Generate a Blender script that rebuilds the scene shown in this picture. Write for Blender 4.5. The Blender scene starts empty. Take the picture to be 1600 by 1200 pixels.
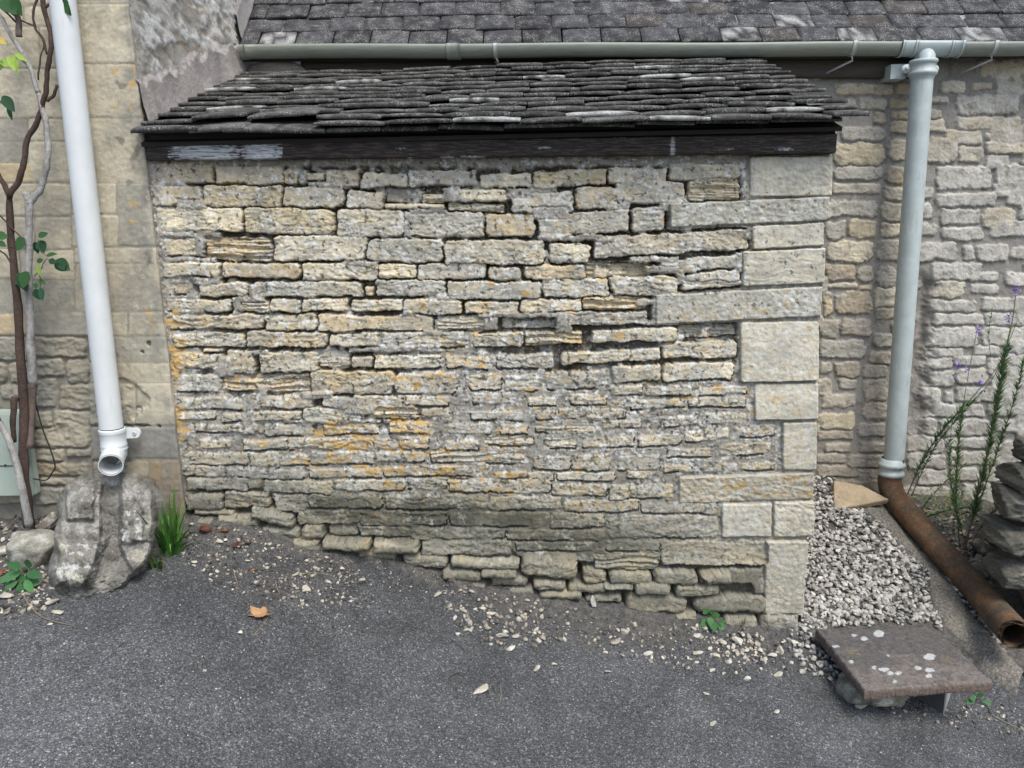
import bpy, bmesh, math, random
import numpy as np
from mathutils import Vector, Matrix, noise as mnoise

S = bpy.context.scene
COL = S.collection
random.seed(7); RNG = np.random.default_rng(11)

# ------------------------------------------------------------------ camera
FPX, PITCH, ROLL, YAW = 1202.0, math.radians(11.5), math.radians(1.15), math.radians(1.2)
CAM = np.array([0.0, 0.0, 1.5])
_F = np.array([-math.sin(YAW)*math.cos(PITCH), math.cos(YAW)*math.cos(PITCH), -math.sin(PITCH)])
_R0 = np.cross(_F, [0, 0, 1.0]); _R0 /= np.linalg.norm(_R0)
_U0 = np.cross(_R0, _F)
_R = _R0*math.cos(ROLL) - _U0*math.sin(ROLL)
_U = _U0*math.cos(ROLL) + _R0*math.sin(ROLL)
cam_d = bpy.data.cameras.new('camera'); cam = bpy.data.objects.new('camera', cam_d); COL.objects.link(cam)
cam.matrix_world = Matrix(((_R[0], _U[0], -_F[0], CAM[0]), (_R[1], _U[1], -_F[1], CAM[1]), (_R[2], _U[2], -_F[2], CAM[2]), (0, 0, 0, 1)))
cam_d.sensor_width = 36.0; cam_d.lens = 36.0*FPX/1600.0; cam_d.clip_start = 0.05; cam_d.clip_end = 500
S.camera = cam

# ------------------------------------------------------------------ light
SUN_EL, SUN_AZ = math.radians(58), math.radians(150)      # azimuth clockwise from +y (towards the wall)
w = bpy.data.worlds.new('World'); S.world = w; w.use_nodes = True
nt = w.node_tree; bg = nt.nodes['Background']
sky = nt.nodes.new('ShaderNodeTexSky'); sky.sky_type = 'NISHITA'; sky.sun_disc = False
sky.sun_elevation = SUN_EL; sky.sun_rotation = SUN_AZ
sky.air_density = 1.0; sky.dust_density = 2.5; sky.ozone_density = 1.0
nt.links.new(sky.outputs[0], bg.inputs[0]); bg.inputs[1].default_value = 0.11
sd = bpy.data.lights.new('sun', 'SUN'); sd.energy = 1.4; sd.angle = math.radians(24); sd.color = (1.0, 0.985, 0.94)
so = bpy.data.objects.new('sun', sd); COL.objects.link(so)
_sv = Vector((math.sin(SUN_AZ)*math.cos(SUN_EL), math.cos(SUN_AZ)*math.cos(SUN_EL), math.sin(SUN_EL)))
so.rotation_euler = _sv.to_track_quat('Z', 'Y').to_euler(); so.location = (2, -3, 6)
S.view_settings.view_transform = 'Standard'; S.view_settings.look = 'None'
S.view_settings.exposure = 1.08; S.view_settings.gamma = 1.0
S.render.engine = 'CYCLES'
S.cycles.max_bounces = 6; S.cycles.diffuse_bounces = 2

# ------------------------------------------------------------------ maths
def ray(u, v):
    u = np.asarray(u, float); v = np.asarray(v, float)
    return _F + ((u-800)/FPX)[..., None]*_R - ((v-600)/FPX)[..., None]*_U
def py(u, v, y):                       # point of the plane y = const behind a photo point
    d = ray(u, v); return CAM + d*((np.asarray(y)-CAM[1])/d[..., 1])[..., None]
def pz(u, v, z):
    d = ray(u, v); return CAM + d*((np.asarray(z)-CAM[2])/d[..., 2])[..., None]
def px_(u, v, x):
    d = ray(u, v); return CAM + d*((np.asarray(x)-CAM[0])/d[..., 0])[..., None]
def proj(P):
    q = np.asarray(P, float)-CAM; f = q@_F
    f = np.where(np.abs(f) < 1e-6, 1e-6, f)
    return 800+FPX*(q@_R)/f, 600-FPX*(q@_U)/f

_perm = np.random.default_rng(3).permutation(4096); _ga = np.random.default_rng(4).random(4096)*2*math.pi
_gx, _gy = np.cos(_ga), np.sin(_ga)
def pn(x, y, seed=0):                  # gradient noise, about -0.7..0.7
    x = np.asarray(x, float); y = np.asarray(y, float)
    xi = np.floor(x).astype(np.int64); yi = np.floor(y).astype(np.int64); fx = x-xi; fy = y-yi
    sx = fx*fx*fx*(fx*(fx*6-15)+10); sy = fy*fy*fy*(fy*(fy*6-15)+10)
    def g(a, b, dx, dy):
        h = _perm[(_perm[(a+seed*131) & 4095]+b*7+seed*17) & 4095]
        return _gx[h]*dx+_gy[h]*dy
    a = g(xi, yi, fx, fy); b = g(xi+1, yi, fx-1, fy); c = g(xi, yi+1, fx, fy-1); d = g(xi+1, yi+1, fx-1, fy-1)
    return (a+(b-a)*sx)*(1-sy)+(c+(d-c)*sx)*sy
def fbm(x, y, o=4, seed=0, gain=0.5):
    s = 0; am = 1.0; fr = 1.0
    for k in range(o):
        s = s+am*pn(x*fr, y*fr, seed+k*5); am *= gain; fr *= 2.03
    return s
def sm(a, b, x):
    t = np.clip((x-a)/(b-a), 0, 1); return t*t*(3-2*t)
def lerp(a, b, t): return a+(b-a)*t
def mixc(C, c, m):
    return C+(np.asarray(c)-C)*np.asarray(m)[..., None]

# ------------------------------------------------------------------ mesh helpers
def mesh_np(name, V, F, mat, parent=None, col=None, smooth=True):
    V = np.asarray(V, float).reshape(-1, 3)
    me = bpy.data.meshes.new(name)
    if isinstance(F, np.ndarray):
        n = F.shape[1]; nf = len(F)
        me.vertices.add(len(V)); me.vertices.foreach_set('co', V.ravel().astype(np.float32))
        me.loops.add(nf*n); me.loops.foreach_set('vertex_index', F.ravel().astype(np.int32))
        me.polygons.add(nf); me.polygons.foreach_set('loop_start', np.arange(0, nf*n, n, dtype=np.int32))
        me.update(calc_edges=True)
    else:
        me.from_pydata([tuple(p) for p in V], [], [tuple(int(i) for i in f) for f in F]); me.update()
    me.polygons.foreach_set('use_smooth', np.full(len(me.polygons), smooth))
    if col is not None:
        a = me.color_attributes.new('col', 'FLOAT_COLOR', 'POINT')
        c = np.ones((len(V), 4), np.float32); c[:, :3] = np.clip(np.asarray(col).reshape(-1, 3), 0.001, 1); a.data.foreach_set('color', c.ravel())
    me.validate()
    if mat: me.materials.append(mat)
    o = bpy.data.objects.new(name, me); COL.objects.link(o)
    if parent: o.parent = parent
    return o
def tag(o, label=None, cat=None, group=None, kind=None):
    if label: o['label'] = label
    if cat: o['category'] = cat
    if group: o['group'] = group
    if kind: o['kind'] = kind
    return o
def empty(name, label, cat, group=None):
    o = bpy.data.objects.new(name, None); COL.objects.link(o); o.empty_display_size = 0.1
    return tag(o, label, cat, group)

class MB:                               # collects pieces into one mesh
    def __init__(s): s.V = []; s.F = []; s.C = []; s.n = 0
    def add(s, V, F, c=(0.5, 0.5, 0.5)):
        V = np.asarray(V, float).reshape(-1, 3)
        s.V.append(V)
        c = np.asarray(c, float)
        s.C.append(c if c.ndim == 2 else np.tile(c, (len(V), 1)))
        for f in F: s.F.append(tuple(int(i)+s.n for i in f))
        s.n += len(V)
    def build(s, name, mat, parent=None, smooth=True):
        return mesh_np(name, np.concatenate(s.V), s.F, mat, parent, np.concatenate(s.C), smooth)

def grid_faces(nr, nc, wrap=False):
    r = np.arange(nr-1)[:, None]; c = np.arange(nc if wrap else nc-1)[None, :]; c2 = (c+1) % nc
    return np.stack([r*nc+c, (r+1)*nc+c, (r+1)*nc+c2, r*nc+c2], -1).reshape(-1, 4)
def tube(pts, rad, seg=10, caps=True, twist=None, rough=0, seed=0):
    P = np.asarray(pts, float); n = len(P); rad = np.broadcast_to(np.asarray(rad, float), (n,))
    T = np.gradient(P, axis=0); T /= np.linalg.norm(T, axis=1)[:, None]+1e-12
    a = np.array([0, 0, 1.0]) if abs(T[0][2]) < 0.9 else np.array([1.0, 0, 0])
    N = np.cross(T[0], a); N /= np.linalg.norm(N); V = []
    for i in range(n):
        N = N-T[i]*(N@T[i]); N /= np.linalg.norm(N); B = np.cross(T[i], N)
        th = np.arange(seg)*2*math.pi/seg
        r = rad[i]*(1+(rough*pn(th*1.3+seed, np.full(seg, i*0.35), seed) if rough else 0))
        V.append(P[i]+(np.cos(th)*r)[:, None]*N+(np.sin(th)*r)[:, None]*B)
    V = np.concatenate(V); F = [tuple(f) for f in grid_faces(n, seg, True)]
    if caps: F.append(tuple(range(seg))); F.append(tuple(range((n-1)*seg+seg-1, (n-1)*seg-1, -1)))
    return V, F
def smooth_path(pts, k=6):
    P = np.asarray(pts, float); out = []
    for i in range(len(P)-1):
        p0 = P[max(i-1, 0)]; p1 = P[i]; p2 = P[i+1]; p3 = P[min(i+2, len(P)-1)]
        for t in np.arange(k)/k:
            out.append(0.5*((2*p1)+(p2-p0)*t+(2*p0-5*p1+4*p2-p3)*t*t+(3*p1-p0-3*p2+p3)*t**3))
    out.append(P[-1]); return np.array(out)
def lathe(prof, seg=32, caps=False):    # prof: (r, z)
    th = np.arange(seg)*2*math.pi/seg
    V = np.concatenate([np.stack([r*np.cos(th), r*np.sin(th), np.full(seg, z)], -1) for r, z in prof])
    F = [tuple(f)[::-1] for f in grid_faces(len(prof), seg, True)]
    if caps: F.append(tuple(range(seg))[::-1]); F.append(tuple(range((len(prof)-1)*seg, len(prof)*seg)))
    return V, F
def box(x0, x1, y0, y1, z0, z1):
    V = [(x0,y0,z0),(x1,y0,z0),(x1,y1,z0),(x0,y1,z0),(x0,y0,z1),(x1,y0,z1),(x1,y1,z1),(x0,y1,z1)]
    return V, [(3,2,1,0),(4,5,6,7),(0,1,5,4),(1,2,6,5),(2,3,7,6),(3,0,4,7)]
_ico = {}
def ico(sub):
    if sub not in _ico:
        bm = bmesh.new(); bmesh.ops.create_icosphere(bm, subdivisions=sub, radius=1)
        _ico[sub] = (np.array([v.co[:] for v in bm.verts]), np.array([[v.index for v in f.verts] for f in bm.faces])); bm.free()
    return _ico[sub]
def rock(sx, sy, sz, seed, sub=3, cuts=9, rough=0.05, rnd=0.72):
    V, F = ico(sub); V = V.copy(); r = np.random.default_rng(seed)
    for k in range(cuts):
        n = r.normal(size=3); n /= np.linalg.norm(n); d = rnd*(0.8+0.35*r.random())
        t = V@n-d; V = V-np.where(t > 0, t, 0)[:, None]*n*0.96
    L = V/np.linalg.norm(V, axis=1)[:, None]
    a = fbm(V[:, 0]*2.2+seed, V[:, 1]*2.2+V[:, 2]*1.7, 4, seed % 50)
    V = V+L*(a*rough*2)[:, None]
    V /= np.abs(V).max(0)
    return V*np.array([sx, sy, sz]), F
def block(sx, sy, sz, seed, sub=4, cuts=7, rough=0.03, p=7, d0=1.12):
    V, F = ico(sub); V = V/((np.abs(V)**p).sum(1)**(1/p))[:, None]; r = np.random.default_rng(seed)
    for k in range(cuts):
        n = r.normal(size=3); n /= np.linalg.norm(n); d = d0*(0.85+0.3*r.random()); t = V@n-d; V = V-np.where(t > 0, t, 0)[:, None]*n
    a = fbm(V[:, 0]*1.8+seed, V[:, 1]*1.8+V[:, 2]*2.3, 5, seed % 50, .6); V = V*(1+a*rough*2)[:, None]
    return V/np.abs(V).max(0)*np.array([sx, sy, sz]), F
def rotm(ax, ay, az):
    return np.array((Matrix.Rotation(az, 3, 'Z') @ Matrix.Rotation(ay, 3, 'Y') @ Matrix.Rotation(ax, 3, 'X')))

# ------------------------------------------------------------------ materials
def new_mat(name, rough=0.9, spec=0.3):
    m = bpy.data.materials.new(name); m.use_nodes = True; b = m.node_tree.nodes['Principled BSDF']
    b.inputs['Roughness'].default_value = rough; b.inputs['Specular IOR Level'].default_value = spec
    return m, m.node_tree, b
def N(nt, t, **kw):
    n = nt.nodes.new(t)
    for k, v in kw.items(): setattr(n, k, v)
    return n
def noise_n(nt, scale, detail=4, rough=0.6, vec=None, mapping=None):
    tc = N(nt, 'ShaderNodeTexCoord'); n = N(nt, 'ShaderNodeTexNoise'); n.inputs['Scale'].default_value = scale
    n.inputs['Detail'].default_value = detail; n.inputs['Roughness'].default_value = rough
    src = tc.outputs['Object']
    if mapping:
        mp = N(nt, 'ShaderNodeMapping'); mp.inputs['Scale'].default_value = mapping; nt.links.new(src, mp.inputs[0]); src = mp.outputs[0]
    nt.links.new(src, n.inputs['Vector']); return n
def ramp(nt, src, stops):
    r = N(nt, 'ShaderNodeValToRGB'); e = r.color_ramp.elements
    while len(e) < len(stops): e.new(0.5)
    for el, (p, c) in zip(e, stops): el.position = p; el.color = (c, c, c, 1) if not isinstance(c, tuple) else (*c, 1)
    nt.links.new(src, r.inputs[0]); return r
def mix(nt, mode, fac, a, b):
    m = N(nt, 'ShaderNodeMix', data_type='RGBA', blend_type=mode)
    for s, x in ((0, fac), (6, a), (7, b)):
        if hasattr(x, 'is_linked') or hasattr(x, 'links'): nt.links.new(x, m.inputs[s])
        else: m.inputs[s].default_value = x if s == 0 else (*x, 1)
    return m.outputs[2]
def bump(nt, b, srcs):
    prev = None
    for src, st, di in srcs:
        bn = N(nt, 'ShaderNodeBump'); bn.inputs['Strength'].default_value = st; bn.inputs['Distance'].default_value = di
        nt.links.new(src, bn.inputs['Height'])
        if prev: nt.links.new(prev, bn.inputs['Normal'])
        prev = bn.outputs[0]
    nt.links.new(prev, b.inputs['Normal'])

def stone_mat(name, rough=0.95, s1=140, s2=420, amp=0.45, bst=0.5, specks=None, dark=None):
    m, nt, b = new_mat(name, rough, 0.2)
    at = N(nt, 'ShaderNodeAttribute', attribute_name='col')
    n1 = noise_n(nt, s1, 5, 0.7); n2 = noise_n(nt, s2, 3, 0.7)
    r1 = ramp(nt, n1.outputs[0], [(0.28, 1-amp), (0.72, 1+amp*0.0+amp*0.45)])
    r2 = ramp(nt, n2.outputs[0], [(0.3, 1-amp*0.6), (0.7, 1+amp*0.3)])
    c = mix(nt, 'MULTIPLY', 1.0, at.outputs['Color'], r1.outputs[0]); c = mix(nt, 'MULTIPLY', 1.0, c, r2.outputs[0])
    if specks:
        sc, thr, colr, st = specks
        n3 = noise_n(nt, sc, 4, 0.75); r3 = ramp(nt, n3.outputs[0], [(thr, 0.0), (thr+0.06, st)])
        n4 = noise_n(nt, sc*0.12, 3, 0.6); r4 = ramp(nt, n4.outputs[0], [(0.42, 0.0), (0.62, 1.0)])
        f = mix(nt, 'MULTIPLY', 1.0, r3.outputs[0], r4.outputs[0]); c = mix(nt, 'MIX', f, c, colr)
    nt.links.new(c, b.inputs['Base Color'])
    bump(nt, b, [(n1.outputs[0], bst, 0.006), (n2.outputs[0], bst, 0.003)])
    return m
def plain_mat(name, col, rough=0.5, spec=0.4, var=0.12, scale=30, bst=0.1, stretch=None, dirt=None):
    m, nt, b = new_mat(name, rough, spec)
    n1 = noise_n(nt, scale, 5, 0.65, mapping=stretch)
    r = ramp(nt, n1.outputs[0], [(0.3, 1-var), (0.7, 1+var)])
    c = mix(nt, 'MULTIPLY', 1.0, col, r.outputs[0])
    if dirt:
        n2 = noise_n(nt, dirt[1], 6, 0.75, mapping=(1, 1, 0.16)); r2 = ramp(nt, n2.outputs[0], [(dirt[2], 0.0), (dirt[2]+0.12, dirt[3])]); c = mix(nt, 'MIX', r2.outputs[0], c, dirt[0])
    nt.links.new(c, b.inputs['Base Color'])
    n3 = noise_n(nt, scale*8, 3, 0.6, mapping=stretch); bump(nt, b, [(n3.outputs[0], bst, 0.002), (n1.outputs[0], bst, 0.004)])
    return m

M_stone = stone_mat('limestone_rubble', amp=0.24, s1=70, s2=380, bst=0.32, specks=(260, 0.62, (0.66, 0.66, 0.62), 0.6))
M_ashlar = stone_mat('limestone_ashlar', amp=0.24, bst=0.22, s1=45, s2=300)
M_back = stone_mat('limestone_back_wall', amp=0.35, bst=0.5)
M_render = stone_mat('old_lime_render', amp=0.35, bst=0.7, s1=110)
M_rock = stone_mat('weathered_rock', amp=0.45, bst=0.7, s1=90, s2=300)
M_pebble = stone_mat('pale_gravel', amp=0.25, bst=0.3, s1=120)
M_tile = stone_mat('stone_roof_tile', amp=0.6, bst=0.9, s1=100, s2=330, specks=(170, 0.515, (0.44, 0.435, 0.405), 0.72))
M_leaf = stone_mat('leaf', rough=0.55, amp=0.2, bst=0.1)
M_bark = stone_mat('bark', amp=0.4, bst=0.8, s1=70, s2=260)
M_pipew = plain_mat('white_plastic', (0.61, 0.635, 0.625), 0.42, 0.5, 0.07, 7, 0.03, dirt=((0.42, 0.42, 0.36), 34, 0.60, 0.40))
M_pipeg = plain_mat('grey_green_paint', (0.40, 0.455, 0.445), 0.45, 0.4, 0.10, 14, 0.08, dirt=((0.24, 0.25, 0.20), 36, 0.57, 0.5))
M_gutter = plain_mat('grey_olive_paint', (0.23, 0.25, 0.21), 0.5, 0.4, 0.14, 10, 0.1, stretch=(1, 6, 6), dirt=((0.10, 0.10, 0.07), 90, 0.62, 0.5))
M_inner = plain_mat('dark_inside', (0.20, 0.20, 0.20), 0.8, 0.2)
M_metal = plain_mat('zinc_bracket', (0.42, 0.42, 0.40), 0.45, 0.5)
M_box = plain_mat('sage_enamel', (0.36, 0.42, 0.36), 0.5, 0.4, 0.06, 10, 0.05, dirt=((0.25, 0.26, 0.2), 30, 0.62, 0.4))
M_cable = plain_mat('black_cable', (0.02, 0.02, 0.02), 0.6)

def wood_mat():
    m, nt, b = new_mat('black_stained_timber', 0.62, 0.35)
    at = N(nt, 'ShaderNodeAttribute', attribute_name='col')
    n1 = noise_n(nt, 6, 7, 0.7, mapping=(1, 20, 26)); n2 = noise_n(nt, 20, 6, 0.75, mapping=(1, 14, 14))
    r1 = ramp(nt, n1.outputs[0], [(0.3, 0.55), (0.7, 1.5)])
    c = mix(nt, 'MULTIPLY', 1.0, at.outputs['Color'], r1.outputs[0])
    nt.links.new(c, b.inputs['Base Color']); bump(nt, b, [(n1.outputs[0], 0.6, 0.006), (n2.outputs[0], 0.4, 0.003)])
    return m
M_wood = wood_mat()
def rust_mat():
    m, nt, b = new_mat('rusty_iron', 0.85, 0.3)
    n1 = noise_n(nt, 9, 8, 0.7); n2 = noise_n(nt, 70, 6, 0.75); n3 = noise_n(nt, 130, 5, 0.7)
    r = ramp(nt, n1.outputs[0], [(0.32, (0.055, 0.052, 0.036)), (0.46, (0.095, 0.066, 0.042)), (0.56, (0.13, 0.075, 0.042)), (0.72, (0.21, 0.115, 0.058))])
    r2 = ramp(nt, n2.outputs[0], [(0.3, 0.6), (0.7, 1.35)]); c = mix(nt, 'MULTIPLY', 1.0, r.outputs[0], r2.outputs[0])
    r3 = ramp(nt, n3.outputs[0], [(0.62, 0.0), (0.68, 0.6)]); c = mix(nt, 'MIX', r3.outputs[0], c, (0.42, 0.36, 0.27))
    nt.links.new(c, b.inputs['Base Color']); bump(nt, b, [(n2.outputs[0], 0.6, 0.004), (n3.outputs[0], 0.4, 0.003)])
    return m
M_rust = rust_mat()

def asphalt_mat():
    m, nt, b = new_mat('asphalt_and_dirt', 0.85, 0.35)
    at = N(nt, 'ShaderNodeAttribute', attribute_name='col')       # rgb: dirt, damp / worn, grit
    sp = N(nt, 'ShaderNodeSeparateColor'); nt.links.new(at.outputs['Color'], sp.inputs[0])
    tc = N(nt, 'ShaderNodeTexCoord')
    v1 = N(nt, 'ShaderNodeTexVoronoi'); v1.inputs['Scale'].default_value = 190
    v2 = N(nt, 'ShaderNodeTexVoronoi'); v2.inputs['Scale'].default_value = 95; v2.feature = 'F1'
    nd = noise_n(nt, 60, 2, 0.5)
    add = N(nt, 'ShaderNodeVectorMath', operation='MULTIPLY_ADD'); add.inputs[1].default_value = (0.006, 0.006, 0.006)
    nt.links.new(nd.outputs['Color'], add.inputs[0]); nt.links.new(tc.outputs['Object'], add.inputs[2])
    for v in (v1, v2): nt.links.new(add.outputs[0], v.inputs['Vector'])
    sc = N(nt, 'ShaderNodeSeparateColor'); nt.links.new(v1.outputs['Color'], sc.inputs[0])
    rc = ramp(nt, sc.outputs[0], [(0.0, (0.068, 0.070, 0.070)), (0.4, (0.106, 0.110, 0.111)), (0.85, (0.158, 0.163, 0.165)), (0.975, (0.26, 0.262, 0.265)), (0.996, (0.36, 0.35, 0.33))])
    n1 = noise_n(nt, 4, 9, 0.72); r1 = ramp(nt, n1.outputs[0], [(0.32, 0.80), (0.5, 1.0), (0.68, 1.20)])
    rd = ramp(nt, v1.outputs['Distance'], [(0.25, 1.0), (0.65, 0.5)])
    c = mix(nt, 'MULTIPLY', 1.0, rc.outputs[0], r1.outputs[0]); c = mix(nt, 'MULTIPLY', 0.8, c, rd.outputs[0])
    wm = N(nt, 'ShaderNodeMapRange'); wm.inputs[1].default_value = 0; wm.inputs[2].default_value = 1; wm.inputs[3].default_value = 0.72; wm.inputs[4].default_value = 1.5
    nt.links.new(sp.outputs[1], wm.inputs[0]); c = mix(nt, 'MULTIPLY', 1.0, c, wm.outputs[0])
    n2 = noise_n(nt, 45, 7, 0.75)
    rdirt = ramp(nt, n2.outputs[0], [(0.3, (0.055, 0.051, 0.046)), (0.5, (0.115, 0.109, 0.097)), (0.7, (0.22, 0.208, 0.185))])
    c = mix(nt, 'MIX', sp.outputs[0], c, rdirt.outputs[0])
    nt.links.new(c, b.inputs['Base Color'])
    inv = N(nt, 'ShaderNodeMath', operation='MULTIPLY'); inv.inputs[1].default_value = -1; nt.links.new(v1.outputs['Distance'], inv.inputs[0])
    bump(nt, b, [(inv.outputs[0], 0.9, 0.008), (n2.outputs[0], 0.6, 0.01)])
    return m
M_ground = asphalt_mat()
# ------------------------------------------------------------------ traced stones of the lean-to wall: x0, x1, top, bottom, rise to the right, type
# types: f flaky, r recessed, q dressed corner stone, o ochre, y pale yellow, g grey
ST = '''1171 1301 244 306 1 q|232 332 255 286 0|335 442 259 289 0|443 467 265 290 0|480 507 269 282 0|507 562 264 292 2|567 639 270 293 0|639 745 265 291 0|748 832 271 293 0|832 947 265 291 5 y|948 1042 261 286 2|1046 1158 254 281 3
241 314 290 325 0 o|316 441 290 323 0 y|443 538 291 323 0|540 599 297 326 0|601 697 318 327 0|660 693 301 317 0 f|708 790 296 316 0|700 787 317 331 -3 f|798 899 297 333 0 g|900 966 292 326 2|962 1069 283 319 2 g|1076 1156 278 313 3 f
245 380 323 363 0|381 523 325 367 -2 y|527 633 326 371 -1|642 756 331 371 0 g|759 837 333 371 0|840 981 331 367 8|986 1040 323 361 3|1046 1296 312 350 11 qg
255 307 372 400 0|320 424 370 408 0 fo|425 571 368 408 0|574 693 373 410 0 g|694 851 375 413 0|856 922 380 411 0|928 1169 364 397 14|1175 1289 350 387 6 q
256 344 409 433 0|347 468 410 435 0|471 589 410 438 0|589 650 412 435 0|651 759 412 438 0|763 815 416 438 0|818 916 413 438 0|917 1021 409 434 4 fr|1030 1155 402 424 8 g|1160 1290 390 445 6 q
253 291 441 460 0 ro|309 387 441 463 0|396 496 438 465 0|493 566 440 464 0|569 584 446 462 0|584 699 437 463 0 g|701 845 440 466 0|847 951 436 464 0 g|953 1057 432 462 0|1062 1157 425 450 8
260 360 468 487 0|376 420 468 488 0 f|422 470 468 489 0|471 545 465 487 0|549 630 467 487 0|631 723 468 491 0|726 811 469 492 0|814 910 466 488 2|911 1012 464 484 2 f|1024 1286 454 501 14 qg
268 411 491 515 0 o|413 495 490 518 0 y|497 677 492 518 0|682 760 494 518 0 f|783 868 498 515 0 r|872 1012 487 509 3
270 382 520 542 0|384 512 518 543 0|515 592 521 542 0|597 726 520 543 0 g|738 818 521 543 0|820 910 519 540 3 f|925 1057 514 535 3|1060 1152 508 527 2 fr|1156 1281 503 596 2 q
273 349 551 576 0|314 349 544 551 0|353 397 547 577 0 o|405 497 549 582 0|498 547 549 575 0 f|549 582 558 575 0|585 688 555 577 0|697 764 556 576 0|774 867 554 576 0|877 1032 546 568 8|1035 1152 534 561 3
273 343 585 613 0 g|346 483 583 614 0 fo|485 615 580 616 0|617 715 581 616 0|734 786 585 610 0|788 843 585 613 0 g|852 946 580 609 0|955 1032 572 596 3|1037 1147 566 595 3
280 387 621 640 0 g|395 489 618 639 0 o|504 542 620 637 -4|549 629 618 638 0|632 701 618 635 0|738 800 615 632 0|825 869 621 635 0|891 949 617 633 0|958 1005 602 618 0|1010 1079 602 618 3|1092 1168 604 617 2|1178 1280 599 656 1 q
277 337 643 657 0 g|345 388 645 659 0|394 471 642 657 0|472 563 637 658 0 g|577 654 637 656 0 f|658 701 637 654 0|734 816 642 657 0 g|835 868 642 656 0|872 905 640 654 0|913 979 638 655 0|985 1070 624 640 4|1076 1167 621 637 2
304 403 662 676 0|413 489 662 681 0|502 593 661 679 0 o|607 671 660 677 0 o|698 770 661 679 0|781 827 662 679 0 o|835 929 665 676 0 f|941 1002 657 670 2|1037 1090 650 666 2 g|1103 1167 646 662 2
310 360 687 700 0|379 447 688 703 0|450 585 684 703 0 o|586 619 685 702 0|623 673 680 702 0 o|695 748 687 704 0|756 834 682 699 0 f|849 902 684 701 0 f|910 990 684 699 1|996 1065 677 697 4 y|1070 1139 671 690 4|1156 1211 665 684 2|1222 1277 660 735 0 q
291 387 706 728 0|390 437 706 731 0 y|438 483 712 727 0|485 584 706 725 0 g|586 662 706 722 0|671 819 706 725 0 f|833 893 713 734 0|894 951 713 735 0|965 1032 711 735 0|1043 1112 701 715 3|1123 1205 693 712 3|1037 1081 725 739 0 o|1098 1154 725 738 0 g|1161 1211 723 735 0
291 350 728 745 0|354 475 733 750 0|484 595 731 747 0|597 745 728 745 0|772 822 738 749 0 o|825 865 738 752 0|869 962 738 753 0|980 1018 736 748 0|1060 1272 741 783 7 qo
292 386 747 767 0 g|388 409 748 764 0 y|412 519 751 771 0|520 633 750 768 0|635 698 746 765 0|700 860 748 771 0|862 950 756 775 0|952 1052 757 780 0
293 348 769 798 0 g|349 423 768 794 0|428 480 774 800 0 g|482 600 772 795 0|602 760 774 796 0|762 880 776 798 0|882 1000 780 801 0|1003 1120 785 803 0|1128 1206 787 839 1 q|1207 1273 784 839 1 q
302 366 795 806 0|300 338 808 822 0|340 406 803 822 0|392 462 796 816 -12 g|464 562 797 819 0|564 700 798 822 0|702 856 800 822 0|858 945 803 825 0|948 1122 806 841 0
410 471 822 838 -4 g|473 507 820 841 0|510 560 821 839 0 r|563 640 824 840 0|642 790 824 843 0|792 945 827 845 0|947 1030 845 862 0
433 501 838 857 -4|503 581 841 857 0|585 655 842 862 0|658 800 846 868 0|805 925 847 862 0|1032 1204 845 884 2
533 620 860 876 -3|630 700 866 886 -4|703 812 870 884 -2|814 903 863 902 -4|927 1031 864 892 -2 f
690 752 887 905 -4|752 809 884 899 0|765 826 898 914 -2|833 884 904 917 0|843 908 918 934 -2|910 948 887 911 0 y|887 948 911 924 -3|912 971 926 940 0|950 1018 893 910 0|941 990 909 920 -2|990 1046 906 924 0|1020 1090 889 912 0 g|1094 1143 890 908 2|1052 1124 911 929 2|977 1076 927 957 -3|1083 1195 930 958 0|1053 1089 955 966 0|715 760 906 918 0|775 835 916 930 0|1195 1262 843 960 0 q|1185 1250 963 990 0|1130 1182 962 978 0'''
# grey mortar patches smeared over the joints: x0 x1 top bottom
MP = '''236 292 281 292|275 322 311 327|245 345 361 372|306 321 364 402|255 335 402 411|300 345 432 446|386 411 443 470|360 415 463 473|268 320 483 494|395 470 442 452|560 590 408 417|362 378 466 494|535 575 405 415|600 662 290 317|464 482 266 288|480 560 284 294|560 600 280 297|690 720 292 316|790 830 292 312|820 870 288 302|832 890 322 343|638 700 326 336|630 644 330 374|838 960 366 378|945 985 316 330|860 895 398 410|1156 1176 262 312|1030 1052 316 330|1114 1187 350 356|1164 1184 352 374|985 1060 400 411|1010 1090 414 428|1055 1070 426 446|1150 1163 396 428|1020 1045 458 500|995 1030 468 478|745 900 488 498|756 778 496 518|868 895 492 522|680 716 462 472|628 655 484 494|660 690 514 526|920 1060 500 508|545 600 543 552|530 548 560 572|590 690 538 552|470 520 612 624|395 420 548 556|333 400 573 586|340 366 556 590|520 560 620 640|540 590 632 648|440 560 655 664|400 420 600 632|378 398 616 680|545 595 656 662|1055 1170 438 446|620 650 632 640'''
_o = np.random.default_rng(55)
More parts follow.
